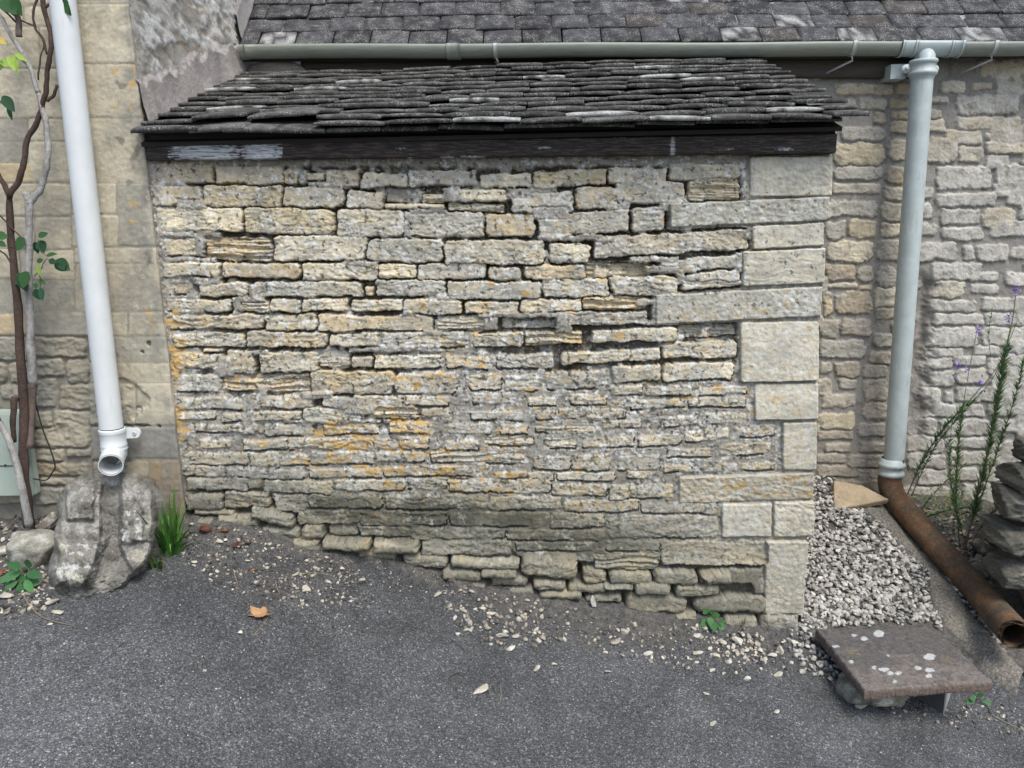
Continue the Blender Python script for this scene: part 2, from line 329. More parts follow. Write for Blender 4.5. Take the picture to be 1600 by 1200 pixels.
ORL = [(_o.normal(560, 60), _o.normal(700, 20), _o.uniform(6, 20), _o.uniform(4, 8), _o.uniform(.5, 1)) for _ in range(34)]+[(_o.normal(760, 120), _o.normal(720, 40), _o.uniform(4, 12), _o.uniform(3, 6), _o.uniform(.4, .9)) for _ in range(34)]+[(_o.uniform(640, 1280), _o.uniform(430, 700), _o.uniform(3, 8), _o.uniform(3, 6), _o.uniform(.4, .85)) for _ in range(40)]+[(545,700,34,9,.8),(520,716,24,8,.8),(580,735,20,8,.9),(700,705,20,8,.6),(615,735,26,8,.6),(275,560,14,46,.8),(282,660,16,30,.9),(272,500,12,30,.6),
 (505,675,40,8,.6),(690,740,40,8,.8),(795,744,28,5,1),(780,770,30,8,.5),(612,760,16,8,.8),(712,765,14,6,.9),(650,600,12,8,.9),(625,590,10,12,.6),(690,590,26,6,.6),(735,565,30,8,.5),(765,588,20,6,.6),
 (825,460,14,6,.9),(640,479,8,5,.8),(662,480,8,6,.8),(1100,493,12,5,.8),(1070,497,8,4,.9),(1060,452,10,8,.5),(900,567,10,6,.9),(970,525,12,6,.7),(825,608,10,6,.7),(850,665,14,5,.5),(828,362,8,5,.5),
 (1120,605,10,6,.8),(1168,612,7,6,.9),(1150,760,40,10,.7),(1240,750,16,9,.8),(1262,770,10,8,.9),(1200,772,36,6,.6),(1180,648,9,6,.5),(1255,645,8,5,.9),(700,540,24,6,.5),(690,530,12,6,.5),(1262,512,7,6,.6),
 (590,810,60,10,.3),(370,595,24,8,.4),(1220,845,24,10,.3),(935,440,12,6,.4),(760,700,60,10,.4),(600,860,8,4,.9)]
BLK = [(880,640,60,14),(930,600,50,12),(1040,660,60,14),(1100,672,30,8),(1000,640,60,12),(760,590,30,8),(950,655,50,10),(420,560,26,10),(405,556,14,8),(1060,620,50,8),(930,720,30,10),(980,770,60,14),(870,790,60,10),(1180,475,14,6),(1210,460,16,5),(1060,500,18,5),(870,500,20,8),(700,600,30,8),(640,720,60,10),(1110,735,40,6),(800,750,30,10),(930,820,50,16),(1170,690,10,5),(310,735,30,8),(650,800,80,14),(880,580,20,8)]
def parse(s):
    out = []
    for q in s.replace('\n', '|').split('|'):
        t = q.split(); out.append((*[float(a) for a in t[:5]], t[5] if len(t) > 5 else ''))
    return out
def blob(u, v, L):                     # max of soft ellipses
    m = np.zeros_like(u)
    for e in L:
        m = np.maximum(m, (e[4] if len(e) > 4 else 1.0)*np.clip(1.25-np.sqrt(((u-e[0])/e[2])**2+((v-e[1])/e[3])**2), 0, 1))
    return m

def relief(u, v, k, stones, seed, gapw=1.0, warp=(3.0, 1.8), prot=0.012, rndf=(0.25, 0.5), edge=3.0):
    """stone pattern on a grid in photo units; k = metres per unit. Returns best (inside distance), stone id, per-stone randoms"""
    a, b = u*k, v*k
    uu = u+warp[0]*fbm(a*14, b*14, 3, seed)+warp[0]*0.5*pn(a*60, b*60, seed+3)
    vv = v+warp[1]*1.3*fbm(a*11, b*16, 4, seed+7, 0.6)+warp[1]*0.4*pn(a*70, b*70, seed+9)
    best = np.full(u.shape, -6.0); sid = np.full(u.shape, -1, int)
    us, vs = u[0, :], v[:, 0]; r = np.random.default_rng(seed)
    for i, (x0, x1, t, bo, rise, ty) in enumerate(stones):
        i0, i1 = np.searchsorted(us, [x0-12, x1+12]); j0, j1 = np.searchsorted(vs, [t-14-abs(rise), bo+14+abs(rise)])
        if i1 <= i0 or j1 <= j0: continue
        wf = min(1.0, max(0.42, (bo-t)/26.0)); U = lerp(u[j0:j1, i0:i1], uu[j0:j1, i0:i1], wf); W = lerp(v[j0:j1, i0:i1], vv[j0:j1, i0:i1], wf)
        if 'q' in ty:
            U = lerp(u[j0:j1, i0:i1], U, 0.3); W = lerp(v[j0:j1, i0:i1], W, 0.3)
        xc, yc = (x0+x1)/2, (t+bo)/2; hw, hh = (x1-x0)/2-gapw, (bo-t)/2-gapw
        X = np.abs(U-xc); Y = np.abs(W-yc+rise*(U-xc)/(x1-x0)); rr = min(hw, hh)*(r.uniform(*rndf) if t < 862 or 'q' in ty else r.uniform(.55, .95)) if 'q' not in ty else min(hw, hh)*(r.uniform(*rndf) if 'q' not in ty else 0.12)
        qx, qy = X-hw+rr, Y-hh+rr
        d = -(np.hypot(np.maximum(qx, 0), np.maximum(qy, 0))+np.minimum(np.maximum(qx, qy), 0)-rr)
        B = best[j0:j1, i0:i1]; m = d > B; B[m] = d[m]; sid[j0:j1, i0:i1][m] = i
    return best, sid, uu, vv

PAL = np.array([(0.60,0.52,0.36),(0.55,0.47,0.33),(0.49,0.44,0.335),(0.62,0.55,0.40),(0.45,0.42,0.345),(0.52,0.42,0.26)])
def stone_cols(stones, seed):
    r = np.random.default_rng(seed+5); n = len(stones)+1
    idx = r.integers(0, len(PAL), n); C = PAL[idx]*r.uniform(0.88, 1.16, n)[:, None]; C = C*0.93+C.mean(1, keepdims=True)*0.07
    for i, s in enumerate(stones):
        if 'q' in s[5]: C[i] = np.array((0.62, 0.575, 0.455))*r.uniform(0.92, 1.08)
        if 'o' in s[5]: C[i] = C[i]*0.5+np.array((0.50, 0.37, 0.20))*0.5
        if 'y' in s[5]: C[i] = np.array((0.56, 0.48, 0.32))*r.uniform(0.95, 1.05)
        if 'g' in s[5]: C[i] = np.array((0.48, 0.455, 0.38))*r.uniform(0.92, 1.05)
    return C, r.uniform(-1, 1, (n, 4))

# ------------------------------------------------------------------ ground height
Y1, YH, Y2 = 3.0, 2.97, 4.15           # lean-to front, house front, cottage wall
_bl = [(-200,820),(200,815),(290,815),(400,822),(450,850),(540,872),(620,885),(700,908),(830,935),(1000,958),(1100,975),(1200,985),(1250,995)]
_bw = py([p[0] for p in _bl], [p[1] for p in _bl], Y1)
_gx0 = np.concatenate([[-60, -3.2], _bw[:, 0], [1.9, 3.0, 60]]); _gz0 = np.concatenate([[_bw[0, 2]+.1, _bw[0, 2]+.06], _bw[:, 2], [_bw[-1, 2]-0.16, _bw[-1, 2]-0.3, _bw[-1, 2]-0.45]])
def g(x, y):
    x = np.asarray(x, float); y = np.asarray(y, float)
    xs = sum(np.interp(x+o, _gx0, _gz0) for o in (-.12, -.06, 0, .06, .12))/5
    return xs+0.19*(np.clip(y, 1.7, 4.6)-3.0)+0.03*sm(0, .6, np.clip(y-3, 0, 1))+0.13*sm(3.3, 4.0, y)*sm(1.15, 1.65, x)
def gp(u, v, lift=0.0):                # photo point dropped on the ground
    u = np.atleast_1d(np.asarray(u, float)); v = np.atleast_1d(np.asarray(v, float)); d = ray(u, v)
    t = np.full(u.shape, 2.2)
    for k in range(60):
        P = CAM+d*t[:, None]; t = t+(P[:, 2]-g(P[:, 0], P[:, 1])-lift)*0.7
    return CAM+d*t[:, None]

# ------------------------------------------------------------------ the ground sheet
def axis(lo, hi, step, far):
    f = np.arange(lo, hi, step); o = []; x = lo; s = step*2
    while x > -far: x -= s; o.append(x); s *= 1.6
    o2 = []; x = hi; s = step*2
    while x < far: x += s; o2.append(x); s *= 1.6
    return np.concatenate([o[::-1], f, o2])
gx = axis(-2.2, 2.7, 0.008, 60); gy = axis(1.9, 4.25, 0.008, 60)
GX, GY = np.meshgrid(gx, gy); GZ = g(GX, GY)
gu, gv = proj(np.stack([GX, GY, GZ], -1))
near = (GX > -2.3) & (GX < 2.8) & (GY > 1.8) & (GY < 4.3)
basev = np.interp(gu, [p[0] for p in _bl], [p[1] for p in _bl])
dd = gv-basev
nz = fbm(GX*5, GY*5, 4, 21); nz2 = fbm(GX*26, GY*26, 4, 22)
wid = np.interp(gu, [0, 60, 100, 250, 330, 420, 600, 700, 800, 900, 1000, 1120, 1250, 1400], [130, 120, 40, 40, 55, 50, 16, 14, 50, 55, 28, 38, 40, 20])
dirt = sm(wid*1.15, wid*0.35, dd+nz*50+nz2*30)*0.95
dirt = np.maximum(dirt, 0.5*blob(gu+nz2*30, gv+nz*20, [(445,915,80,30),(400,850,110,50),(950,990,110,40),(1190,1010,70,30),(820,960,70,35),(30,900,80,90)]))
dirt = np.where(GY > 3.0, 1.0, dirt)*near
worn = np.clip(0.33+0.5*sm(430, -50, gu)*sm(900, 1150, gv)+0.35*nz-0.25*sm(80, 10, dd)+0.12*sm(1000, 1200, gv), 0, 1)
worn = np.clip(worn+0.10+0.25*blob(gu, gv, [(30, 1090, 120, 60)])+0.12*sm(300, 0, gu)*sm(950, 1100, gv)-0.25*blob(gu, gv, [(500, 880, 200, 25), (330,930,130,40)]), 0, 1)
GZ = GZ+near*(0.010*nz+0.0045*nz2+0.0025*pn(GX*70, GY*70, 5)+dirt*(0.012+0.010*fbm(GX*30, GY*30, 3, 30)+0.02*sm(45, 0, dd)))
ground = mesh_np('ground', np.stack([GX, GY, GZ], -1), grid_faces(len(gy), len(gx))[:, ::-1], M_ground, None, np.stack([dirt, worn, nz*0], -1))
tag(ground, kind='structure')
def gh(x, y):                          # height on the built sheet
    i = np.clip(np.searchsorted(gx, x), 1, len(gx)-1); j = np.clip(np.searchsorted(gy, y), 1, len(gy)-1)
    return GZ[j, i]

# ------------------------------------------------------------------ lean-to: the rubble front wall
lean = empty('lean_to', 'low stone lean-to with crumbling rubble wall, black timber eaves and stone-tiled roof', 'outbuilding'); 
EDGE_R = ([225,306,307,345,346,386,388,445,446,500,501,597,598,657,658,736,737,783,784,840,841,905,962,963,990,1100],
          [1302,1301,1296,1294,1289,1288,1290,1289,1286,1284,1282,1280,1281,1279,1278,1277,1273,1272,1274,1273,1264,1260,1258,1250,1249,1249])
def grid_px(U0, U1, V0, V1, step):
    return np.meshgrid(np.arange(U0, U1, step), np.arange(V0, V1, step))
u, v = grid_px(214, 1306, 222, 1030, 1.25)
k = 0.0026; a, b = u*k, v*k
stones = parse(ST)
_j = np.random.default_rng(99)
stones = [(s[0]+_j.uniform(-1.5, 1), s[1]+_j.uniform(-1, 1.5), s[2]+_j.uniform(-1, .5), s[3]+_j.uniform(-.5, 1), s[4]+(_j.normal()*1.3 if 'q' not in s[5] else 0), s[5]) for s in stones]
best, sid, uu, vv = relief(u, v, k, stones, 3, gapw=0.35, warp=(4.2, 3.2))
SC, SR = stone_cols(stones, 3)
ty = [s[5] for s in stones]+['']
isq = np.array(['q' in t for t in ty])[sid]; isf = np.array(['f' in t for t in ty])[sid] & (best > 0); isr = np.array(['r' in t for t in ty])[sid] & (best > 0)
lf = fbm(a*3.2, b*3.2, 4, 40); mf = fbm(a*12, b*12, 4, 41); hf = fbm(a*55, b*55, 3, 42); so_ = (sid % 97)*7.31; strat = fbm(a*7+mf*0.5+so_, b*58+lf*4, 4, 43, 0.6); amp_ = 0.25+1.5*np.random.default_rng(66).random(len(stones)+1)[sid]; vhf = pn(a*150, b*150, 44)
# how far the joints are filled with mortar
Mz = np.maximum(sm(330, 290, u+lf*60), sm(610, 700, u+lf*90-0.0*v)*sm(530, 590, v+lf*80-0.08*(u-900)))
Mz = np.maximum(Mz, sm(560, 640, v+lf*60)*sm(470, 440, u+60*lf)*0.9); Mz = np.maximum(Mz, sm(650, 700, v+lf*50)*0.97)
Mz = np.maximum(Mz, sm(266, 258, v+mf*10))
dryb = np.interp(u, [214, 290, 420, 480, 560, 640, 720, 820, 900, 1030, 1195, 1210], [738, 742, 775, 800, 830, 850, 868, 872, 878, 880, 884, 1200])
Mz = Mz*sm(6, -10, v-dryb+mf*16); Mz = np.where(isq, 0.9, Mz)
Mz = np.clip(Mz+0.85*sm(-0.06, 0.16, mf+lf*0.6-0.32*(1-sm(200, 900, v)))*(v < dryb), 0, 1)
Er = sm(620, 720, u+lf*90)*sm(560, 640, v+lf*50); Er = np.maximum(Er, sm(680, 730, v+lf*50)); Er = np.maximum(Er, 0.7*sm(400, 330, u)*sm(500, 620, v)); Er = Er*sm(6, -10, v-dryb)*(1-isq)
face = 0.004*SR[sid, 0]+0.005+SR[sid, 1]*0.004*(v-np.array([(s[2]+s[3])/2 for s in stones]+[0])[sid])/15
face = face+0.0032*strat*amp_*lerp(.65, 1, sm(380, 560, v))+0.0022*hf*amp_+0.0055*mf+0.0008*vhf
face = face+np.where(isf, -0.007+0.020*np.floor(fbm(a*3.5+so_, b*75+1.5*lf, 3, 45, .5)*4)/4, 0)-np.where(isr, 0.028, 0)-np.where(isq, 0.85*(0.0035*strat+0.0055*mf), 0)
face = face+(isq*0.002)
saw = ((vv*1.0+mf*14+lf*26)/np.where(lf > 0, 13.0, 17.0)) % 1.0
abv = np.roll(best, 2, 0); side_ = np.roll(best, 1, 1)
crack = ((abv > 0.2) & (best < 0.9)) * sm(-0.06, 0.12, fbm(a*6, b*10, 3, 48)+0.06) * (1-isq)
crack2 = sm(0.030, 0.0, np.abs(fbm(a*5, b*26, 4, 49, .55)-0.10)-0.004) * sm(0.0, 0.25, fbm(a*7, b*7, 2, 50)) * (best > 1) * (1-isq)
face = face+Er*(0.002*strat+0.002*hf+0.001*vhf-0.002)-0.004*crack2
_lo = np.array([(s[2]+s[3])/2 > np.interp((s[0]+s[1])/2, [290, 480, 640, 820, 1030, 1200], [765, 812, 852, 880, 888, 884]) and 'q' not in s[5] for s in stones]+[False])[sid]
face = face+_lo*(0.004+0.040*np.random.default_rng(67).random(len(stones)+1)[sid])*(best > 0)
rounding = np.clip(1-best/np.where(_lo, 8.0, np.where(isq, 2.0, lerp(3.6, 3.0, Er))), 0, 1)**2*np.where(_lo, 2.6, 1)
face = face-rounding*np.where(isq, 0.002, lerp(0.006+0.003*SR[sid, 2], 0.005, Er))-(0.007*np.abs(fbm(a*9+so_, b*13, 2, 52))+0.0035*np.abs(fbm(a*30+so_, b*34, 2, 53)))*(1-isq)*(.4+.55*amp_)*lerp(.62, 1, sm(380, 560, v))
face = np.where(isq, face, lerp(face, -0.004+0.55*(face+.004), Er*sm(-.35, .1, lf+.15)))
floor = lerp(-0.042+0.012*mf+0.006*hf, -0.0055+0.004*mf+0.003*hf+0.002*strat, Mz)
qj = sm(14, 6, np.where(isq, 0, 20)-best)*0
prof = sm(-0.7, 1.3, best)
h = lerp(floor, np.maximum(face, floor-0.004), prof)
h = h-0.020*crack*np.maximum(Mz, .3)
# mortar patches
pm = np.full(u.shape, -9.0); uw = u+5*fbm(a*18, b*18, 3, 60)+3*pn(a*70, b*70, 62); vw = v+4*fbm(a*16, b*20, 3, 61)+2*pn(a*80, b*80, 63)
for q in (MP+'|1140 1190 888 912|1176 1204 905 930|1092 1100 900 910').split('|'):
    x0, x1, t, bo = [float(z) for z in q.split()]; hw, hh = (x1-x0)/2, (bo-t)/2
    m_ = np.minimum(hw-np.abs(uw-(x0+x1)/2), hh-np.abs(vw-(t+bo)/2)); pm = np.maximum(pm, m_)
pmask = sm(-0.5, 1.5, pm)*(1-isq*0.6)
h = lerp(h, 0.0005+0.004*mf+0.002*hf+np.clip(pm, 0, 4)*0.0012, pmask)
h = np.where((u > 600) & (u < 664) & (v > 288) & (v < 318) & (best < 0), h-0.03, h)
# voids
vd = blob(u+mf*10, v+hf*3, [(825,503,46,6),(640,292,26,5),(935,456,60,4),(820,330,10,6),(360,287,36,3),(560,744,14,4),(716,750,18,3),(385,745,16,3),(1170,900,16,6),(1137,896,6,8),(905,895,5,12),(770,696,14,4),(640,650,30,3),(410,412,16,3),(985,412,60,3),(1110,513,40,4),(1040,345,5,14),(660,325,4,4)])
h = h-0.030*sm(0.3, 0.9, vd)*(1-pmask)*(best < 3)
mort = np.clip(np.where(best > 0.5, 0, Mz), 0, 1); mort = np.maximum(mort*(1-0.0), pmask)
mort = np.maximum(mort, 0.5*Er*sm(0.25, 0.50, lf+0.8*mf)*(best < 3))
# left fillet of mortar against the house
fil = sm(34, 12, u-(228+(v-250)*0.088)+mf*14); h = lerp(h, 0.012+0.006*mf+0.006*hf, fil*0.9*(v < 790)); mort = np.maximum(mort, fil*(v < 790))
# colour
C = SC[sid].copy()
C = C*(1+0.12*lf+0.26*mf*(1-.6*isq)+0.18*strat*(1-.7*isq)+0.10*hf*(1-.6*isq))[..., None]
C = mixc(C, C*0+C.mean(-1, keepdims=True)*np.array((.93, .90, .80)), isq*.4*sm(-.2,.3,lf+mf))
C = mixc(C, (0.53, 0.42, 0.25), 0.45*sm(0.1, 0.5, fbm(a*9, b*20, 4, 70))*(1-isq*0.6))
C = np.where((best < 0)[..., None], np.array((0.16, 0.135, 0.10)), C)
C = mixc(C, (0.335, 0.32, 0.285), mort*0.95*(0.8+0.2*np.clip(mf*2, -1, 1)))
grey = sm(-0.05, 0.45, fbm(a*7, b*9, 5, 71)+0.25*sm(380, 620, v)+0.10*sm(600, 300, u)*(v > 480)-0.12*isf)
C = mixc(C, np.array((0.36, 0.355, 0.315)), grey*0.60*(1-mort*0.6)*(1-.55*isq))
clump = sm(0.02, 0.22, fbm(a*10, b*13, 4, 180, .6)+.06*sm(450, 650, v)*(u > 600))
wl = sm(0.13, 0.25, fbm(a*34, b*34, 4, 73, 0.65)+0.25*fbm(a*5, b*5, 3, 74)-0.03)*sm(-0.1, 0.2, fbm(a*8, b*8, 3, 72)+0.1)*(v < dryb+10)
C = mixc(C, (0.68, 0.68, 0.65), wl*0.74*(1-isf*0.7)*(1-.4*isq))
bl = sm(0.20, 0.34, fbm(a*40, b*40, 4, 75, 0.6)+0.30*blob(u+mf*12, v+mf*8, [(*e, 1.0) for e in BLK])-0.13-0.03*(v < 540)-0.02*isq)
C = mixc(C, (0.07, 0.068, 0.055), bl*0.85*(1-.75*isq*(v < 300)-.6*isq*(v > 500)))
wp = sm(0.22, 0.30, fbm(a*75, b*75, 3, 177, .6)+.1*Er); C = mixc(C, (0.66, 0.65, 0.60), wp*0.75*clump*(1-.5*isq)); bp = sm(0.26, 0.34, fbm(a*85, b*85, 3, 178, .6)+.06*Er); C = mixc(C, (0.10, 0.095, 0.08), bp*0.65*clump*(1-.6*isq)*lerp(.35, 1, sm(430, 560, v))); C = mixc(C, (0.10, 0.09, 0.07), np.clip(crack*.8+.5*crack2, 0, 1)*.8)  # crack colour also paints the shadow lines under the stones
on = blob(u+14*mf+6*hf, v+9*mf+4*hf, ORL)
ol = sm(0.25, 0.6, on+0.95*fbm(a*34, b*40, 4, 76, .6)+0.12*mf-0.06-0.16*(on < .05)-0.05*isq)
C = mixc(C, (0.55, 0.335, 0.085), ol*0.72)
C = mixc(C, (0.50, 0.37, 0.20), 0.4*sm(0.30, 0.45, fbm(a*30, b*30, 3, 77)+0.12*fbm(a*4, b*4, 2, 78))*sm(420, 560, v))
r_ = np.random.default_rng(8)           # round crusts of lichen
cr = [(r_.uniform(700, 1290), r_.uniform(300, 800), r_.uniform(2, 6), r_.integers(0, 4)) for _ in range(520)]+[(r_.uniform(1180, 1285), r_.uniform(455, 500), r_.uniform(3, 6), 0) for _ in range(22)]+[(r_.uniform(1050, 1290), r_.uniform(312, 350), r_.uniform(2, 6), 0) for _ in range(60)]+[(r_.uniform(300, 700), r_.uniform(300, 740), r_.uniform(1.5, 4), r_.integers(0, 4)) for _ in range(260)]
for cx, cy, rr, kd in cr:
    i0, i1 = np.searchsorted(u[0], [cx-rr*2, cx+rr*2]); j0, j1 = np.searchsorted(v[:, 0], [cy-rr*2, cy+rr*2])
    d = np.hypot(u[j0:j1, i0:i1]-cx, (v[j0:j1, i0:i1]-cy)*1.1)/rr+0.5*hf[j0:j1, i0:i1]
    m_ = sm(1.1, 0.75, d)*(0.55+0.45*sm(0.25, 0.8, d))*(best[j0:j1, i0:i1] > -0.5)*(0.8 if kd < 3 or rr < 2.6 else 0)
    C[j0:j1, i0:i1] = mixc(C[j0:j1, i0:i1], [(0.66, 0.66, 0.60), (0.62, 0.64, 0.64), (0.56, 0.42, 0.22), (0.09, 0.085, 0.07)][kd], m_)
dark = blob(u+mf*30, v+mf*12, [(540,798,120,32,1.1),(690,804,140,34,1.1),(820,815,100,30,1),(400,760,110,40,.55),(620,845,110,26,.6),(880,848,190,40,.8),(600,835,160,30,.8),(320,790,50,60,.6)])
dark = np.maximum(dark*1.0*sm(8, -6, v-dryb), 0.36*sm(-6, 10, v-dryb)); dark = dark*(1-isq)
lowz = sm(700, 860, v-0.02*(u-700))*(1-isq*0.7)
C = mixc(C, (0.27, 0.26, 0.185), lowz*0.42)
C = mixc(C, (0.34, 0.335, 0.285), isq*0.42*sm(-.1, .35, fbm(a*6, b*6, 5, 190, .6)))
C = C*lerp(1.0, 0.86, sm(620, 800, v)*(1-isq*0.6))[..., None]
C = np.where(((best < -0.2) & (mort < 0.3))[..., None], C*0.62, C)  # open joints darkened again: crevice shade put into the colour, with some dirt
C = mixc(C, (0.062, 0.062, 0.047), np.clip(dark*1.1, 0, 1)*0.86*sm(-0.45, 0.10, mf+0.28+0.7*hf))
C = C*np.array((1.0, 0.995, 0.975))
EdgeU = np.interp(v, *EDGE_R)+1.5*pn(v*0.08, v*0, 3)+0.8*pn(v*0.3, v*0, 4)
uc = np.minimum(u, EdgeU)
over = np.clip(u-EdgeU+2.5, 0, None)
P = py(uc, v, Y1); P[..., 1] -= h; P[..., 1] += np.clip(over*0.006, 0, 0.03)*(u > EdgeU-2.5)
Fq = grid_faces(*u.shape)
fs = sid.ravel()[Fq]; bq = (best.ravel()[Fq] > -1.5).all(1)
quo = [i for i, t in enumerate(ty) if 'q' in t]
lab = np.where((fs == fs[:, :1]).all(1) & bq & np.isin(fs[:, 0], quo), fs[:, 0], -1)
# drop faces wholly past the corner
keep = (u.ravel()[Fq] < (EdgeU.ravel()[Fq]+6)).any(1)
Pf, Cf = P.reshape(-1, 3), C.reshape(-1, 3)
def sub_mesh(name, F, mat, parent):
    ids, inv = np.unique(F, return_inverse=True)
    return mesh_np(name, Pf[ids], inv.reshape(-1, 4).astype(np.int64), mat, parent, Cf[ids])
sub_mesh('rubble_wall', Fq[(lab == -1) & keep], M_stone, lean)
for q in quo:
    if ((lab == q) & keep).sum() > 50: sub_mesh('quoin', Fq[(lab == q) & keep], M_ashlar, lean)
XC = float(py(1285, 500, Y1)[0])       # outer corner of the lean-to
XH = float(py(236, 330, YH)[0])        # corner of the house
print('XC', XC, 'XH', XH)

def auto_stones(x0, x1, y0, y1, hmin, hmax, wmin, wmax, seed, gap=3):
    r = np.random.default_rng(seed); out = []; y = y0
    while y < y1:
        hh = r.uniform(hmin, hmax); x = x0-r.uniform(0, wmax)
        while x < x1:
            ww = r.uniform(wmin, wmax)
            out.append((x, x+ww-gap, y+r.uniform(-1, 1), y+hh-gap, 0.0, '')); x += ww
        y += hh
    return out
def relief_side(name, x, ya, yb, za, zb, face, parent, mat, seed):   # a rubble wall facing +x or -x
    kk = 0.0026; A, B = np.meshgrid(np.arange(0, (yb-ya)/kk, 3.0), np.arange(0, (zb-za)/kk, 3.0))
    st = auto_stones(0, (yb-ya)/kk, 0, (zb-za)/kk, 24, 40, 50, 150, seed)
    be, si, _, _ = relief(A, B, kk, st, seed, 1.0, (4, 3)); c_, r__ = stone_cols(st, seed)
    n1 = fbm(A*kk*12, B*kk*12, 4, seed); hh = np.where(be > 0, 0.01+0.006*n1-0.012*np.clip(1-be/7, 0, 1)**2, -0.015+0.005*n1)
    Cc = np.where((be > 0)[..., None], c_[si]*(1+0.3*n1)[..., None], np.array((0.28, 0.26, 0.22))); Cc = mixc(Cc, (0.33, 0.325, 0.285), 0.6*sm(-.1, .4, fbm(A*kk*6, B*kk*6, 4, seed+2)))
    P_ = np.stack([x+face*hh, ya+A*kk, np.minimum(zb-B*kk, (1.86+0.36*(ya+A*kk-2.86))-0.05)], -1); F_ = grid_faces(*A.shape)
    return mesh_np(name, P_, F_[:, ::-1] if face < 0 else F_, mat, parent, Cc)
relief_side('side_wall', XC-0.012, Y1+0.02, Y2, -0.5, 2.05, 1, lean, M_stone, 31)
# ------------------------------------------------------------------ lean-to: timber and roof
def board(name, pts, y0, y1, parent, col, seed, n=90):
    """timber board: pts = ((uL,vTopL),(uR,vTopR),(uL2,vBotL),(uR2,vBotR)) on the plane y0, thickness to y1"""
    (a0, a1), (b0, b1), (c0, c1), (d0, d1) = pts; t = np.linspace(0, 1, n); m = 7
    rows = []
    for j in range(m):
        s = j/(m-1); U_ = lerp(lerp(a0, b0, t), lerp(c0, d0, t), s); V_ = lerp(lerp(a1, b1, t), lerp(c1, d1, t), s)
        V_ = V_+0.7*pn(t*9+seed, t*0+s*0.7, seed)
        P_ = py(U_, V_, y0); P_[:, 1] += 0.003*(1 if j in (0, m-1) else 0)+0.002*pn(t*14, t*0+s*3, seed+1); rows.append(P_)
    Ft = np.array(rows); bk = Ft[[0, -1]].copy(); bk[..., 1] = y1
    V_ = np.concatenate([bk[0], Ft.reshape(-1, 3), bk[1]]); nr = m+2
    F = [tuple(f) for f in grid_faces(nr, n)]
    F.append(tuple(r*n for r in range(nr))); F.append(tuple(r*n+n-1 for r in range(nr))[::-1]); F += [(0, i, i+1, 0)[:0] for i in []]
    base = np.tile(np.array(col), (len(V_), 1))
    return V_, F, base
V_, F, cc = board('x', ((222, 199), (1304, 193), (224, 226), (1306, 220)), Y1-0.012, Y1+0.05, lean, (0.050, 0.040, 0.034), 3)
mesh_np('eaves_beam', V_, F, M_wood, lean, cc)
# lower fascia board, with a patch of worn white paint
def fascia():
    n, m = 520, 26; t = np.linspace(0, 1, n); rows = []
    for j in range(m):
        s = j/(m-1); U_ = lerp(lerp(229, 1308, t), lerp(228, 1306, t), s); V_ = lerp(lerp(226, 209, t), lerp(250, 239, t), s)
        V_ = V_+0.8*pn(t*8, t*0+s*0.6, 5)+(1.2*pn(t*60, t*0, 6) if j == m-1 else 0); P_ = py(U_, V_, Y1-0.045)
        P_[:, 1] += 0.0025*pn(t*10+s, t*0+s*14, 7)+0.004*max(0, abs(s-0.5)*2-0.9)*10; rows.append(P_)
    Ft = np.array(rows); bk = Ft[[0, -1]].copy(); bk[..., 1] = Y1+0.03
    V_ = np.concatenate([bk[0], Ft.reshape(-1, 3), bk[1]]); F = [tuple(f) for f in grid_faces(m+2, n)]
    F.append(tuple(r*n for r in range(m+2))); F.append(tuple(r*n+n-1 for r in range(m+2))[::-1])
    uu_, vv_ = proj(V_); st_ = fbm(uu_*0.035, vv_*0.45, 5, 9, 0.65)
    c_ = np.tile(np.array((0.030, 0.023, 0.019)), (len(V_), 1)); c_ = mixc(c_, (0.10, 0.072, 0.055), 0.7*sm(0.0, 0.45, st_)); c_ = mixc(c_, (0.012, 0.010, 0.010), 0.7*sm(0.1, 0.4, -st_))
    wp = np.maximum(blob(uu_, vv_, [(325, 239, 56, 22, 1), (408, 238, 36, 22, 1), (300, 239, 40, 16, .9)]), 0)
    wp = sm(0.25, 0.6, wp+0.7*fbm(uu_*0.06, vv_*0.5, 4, 12, .7))*(uu_ > 262)*(uu_ < 441)
    wp = np.maximum(wp, 0.8*sm(0.3, 0.5, blob(uu_, vv_, [(1051, 231, 4, 22, 1.0), (700, 247, 16, 3, .9), (735, 246, 26, 3, .9), (850, 231, 14, 2, .8), (1225, 233, 16, 3, .8), (970, 214, 12, 3, .5), (625, 232, 10, 2, .6), (640, 247, 10, 2, .7), (1140, 232, 8, 2, .6)])+0.45*fbm(uu_*0.25, vv_*0.5, 3, 14)))
    c_ = mixc(c_, (0.58, 0.60, 0.61), wp*0.8*sm(-.45, .1, fbm(uu_*.02, vv_*1.1, 4, 15, .6)+.1))
    return mesh_np('fascia_board', V_, F, M_wood, lean, c_)
fascia()
m_, F = box(float(py(232, 240, Y1)[0]), XC-0.03, Y1+0.035, Y1+0.12, 1.80, 1.90); mesh_np('wall_plate', m_, F, M_wood, lean, np.tile((0.02, 0.016, 0.014), (8, 1)), False)
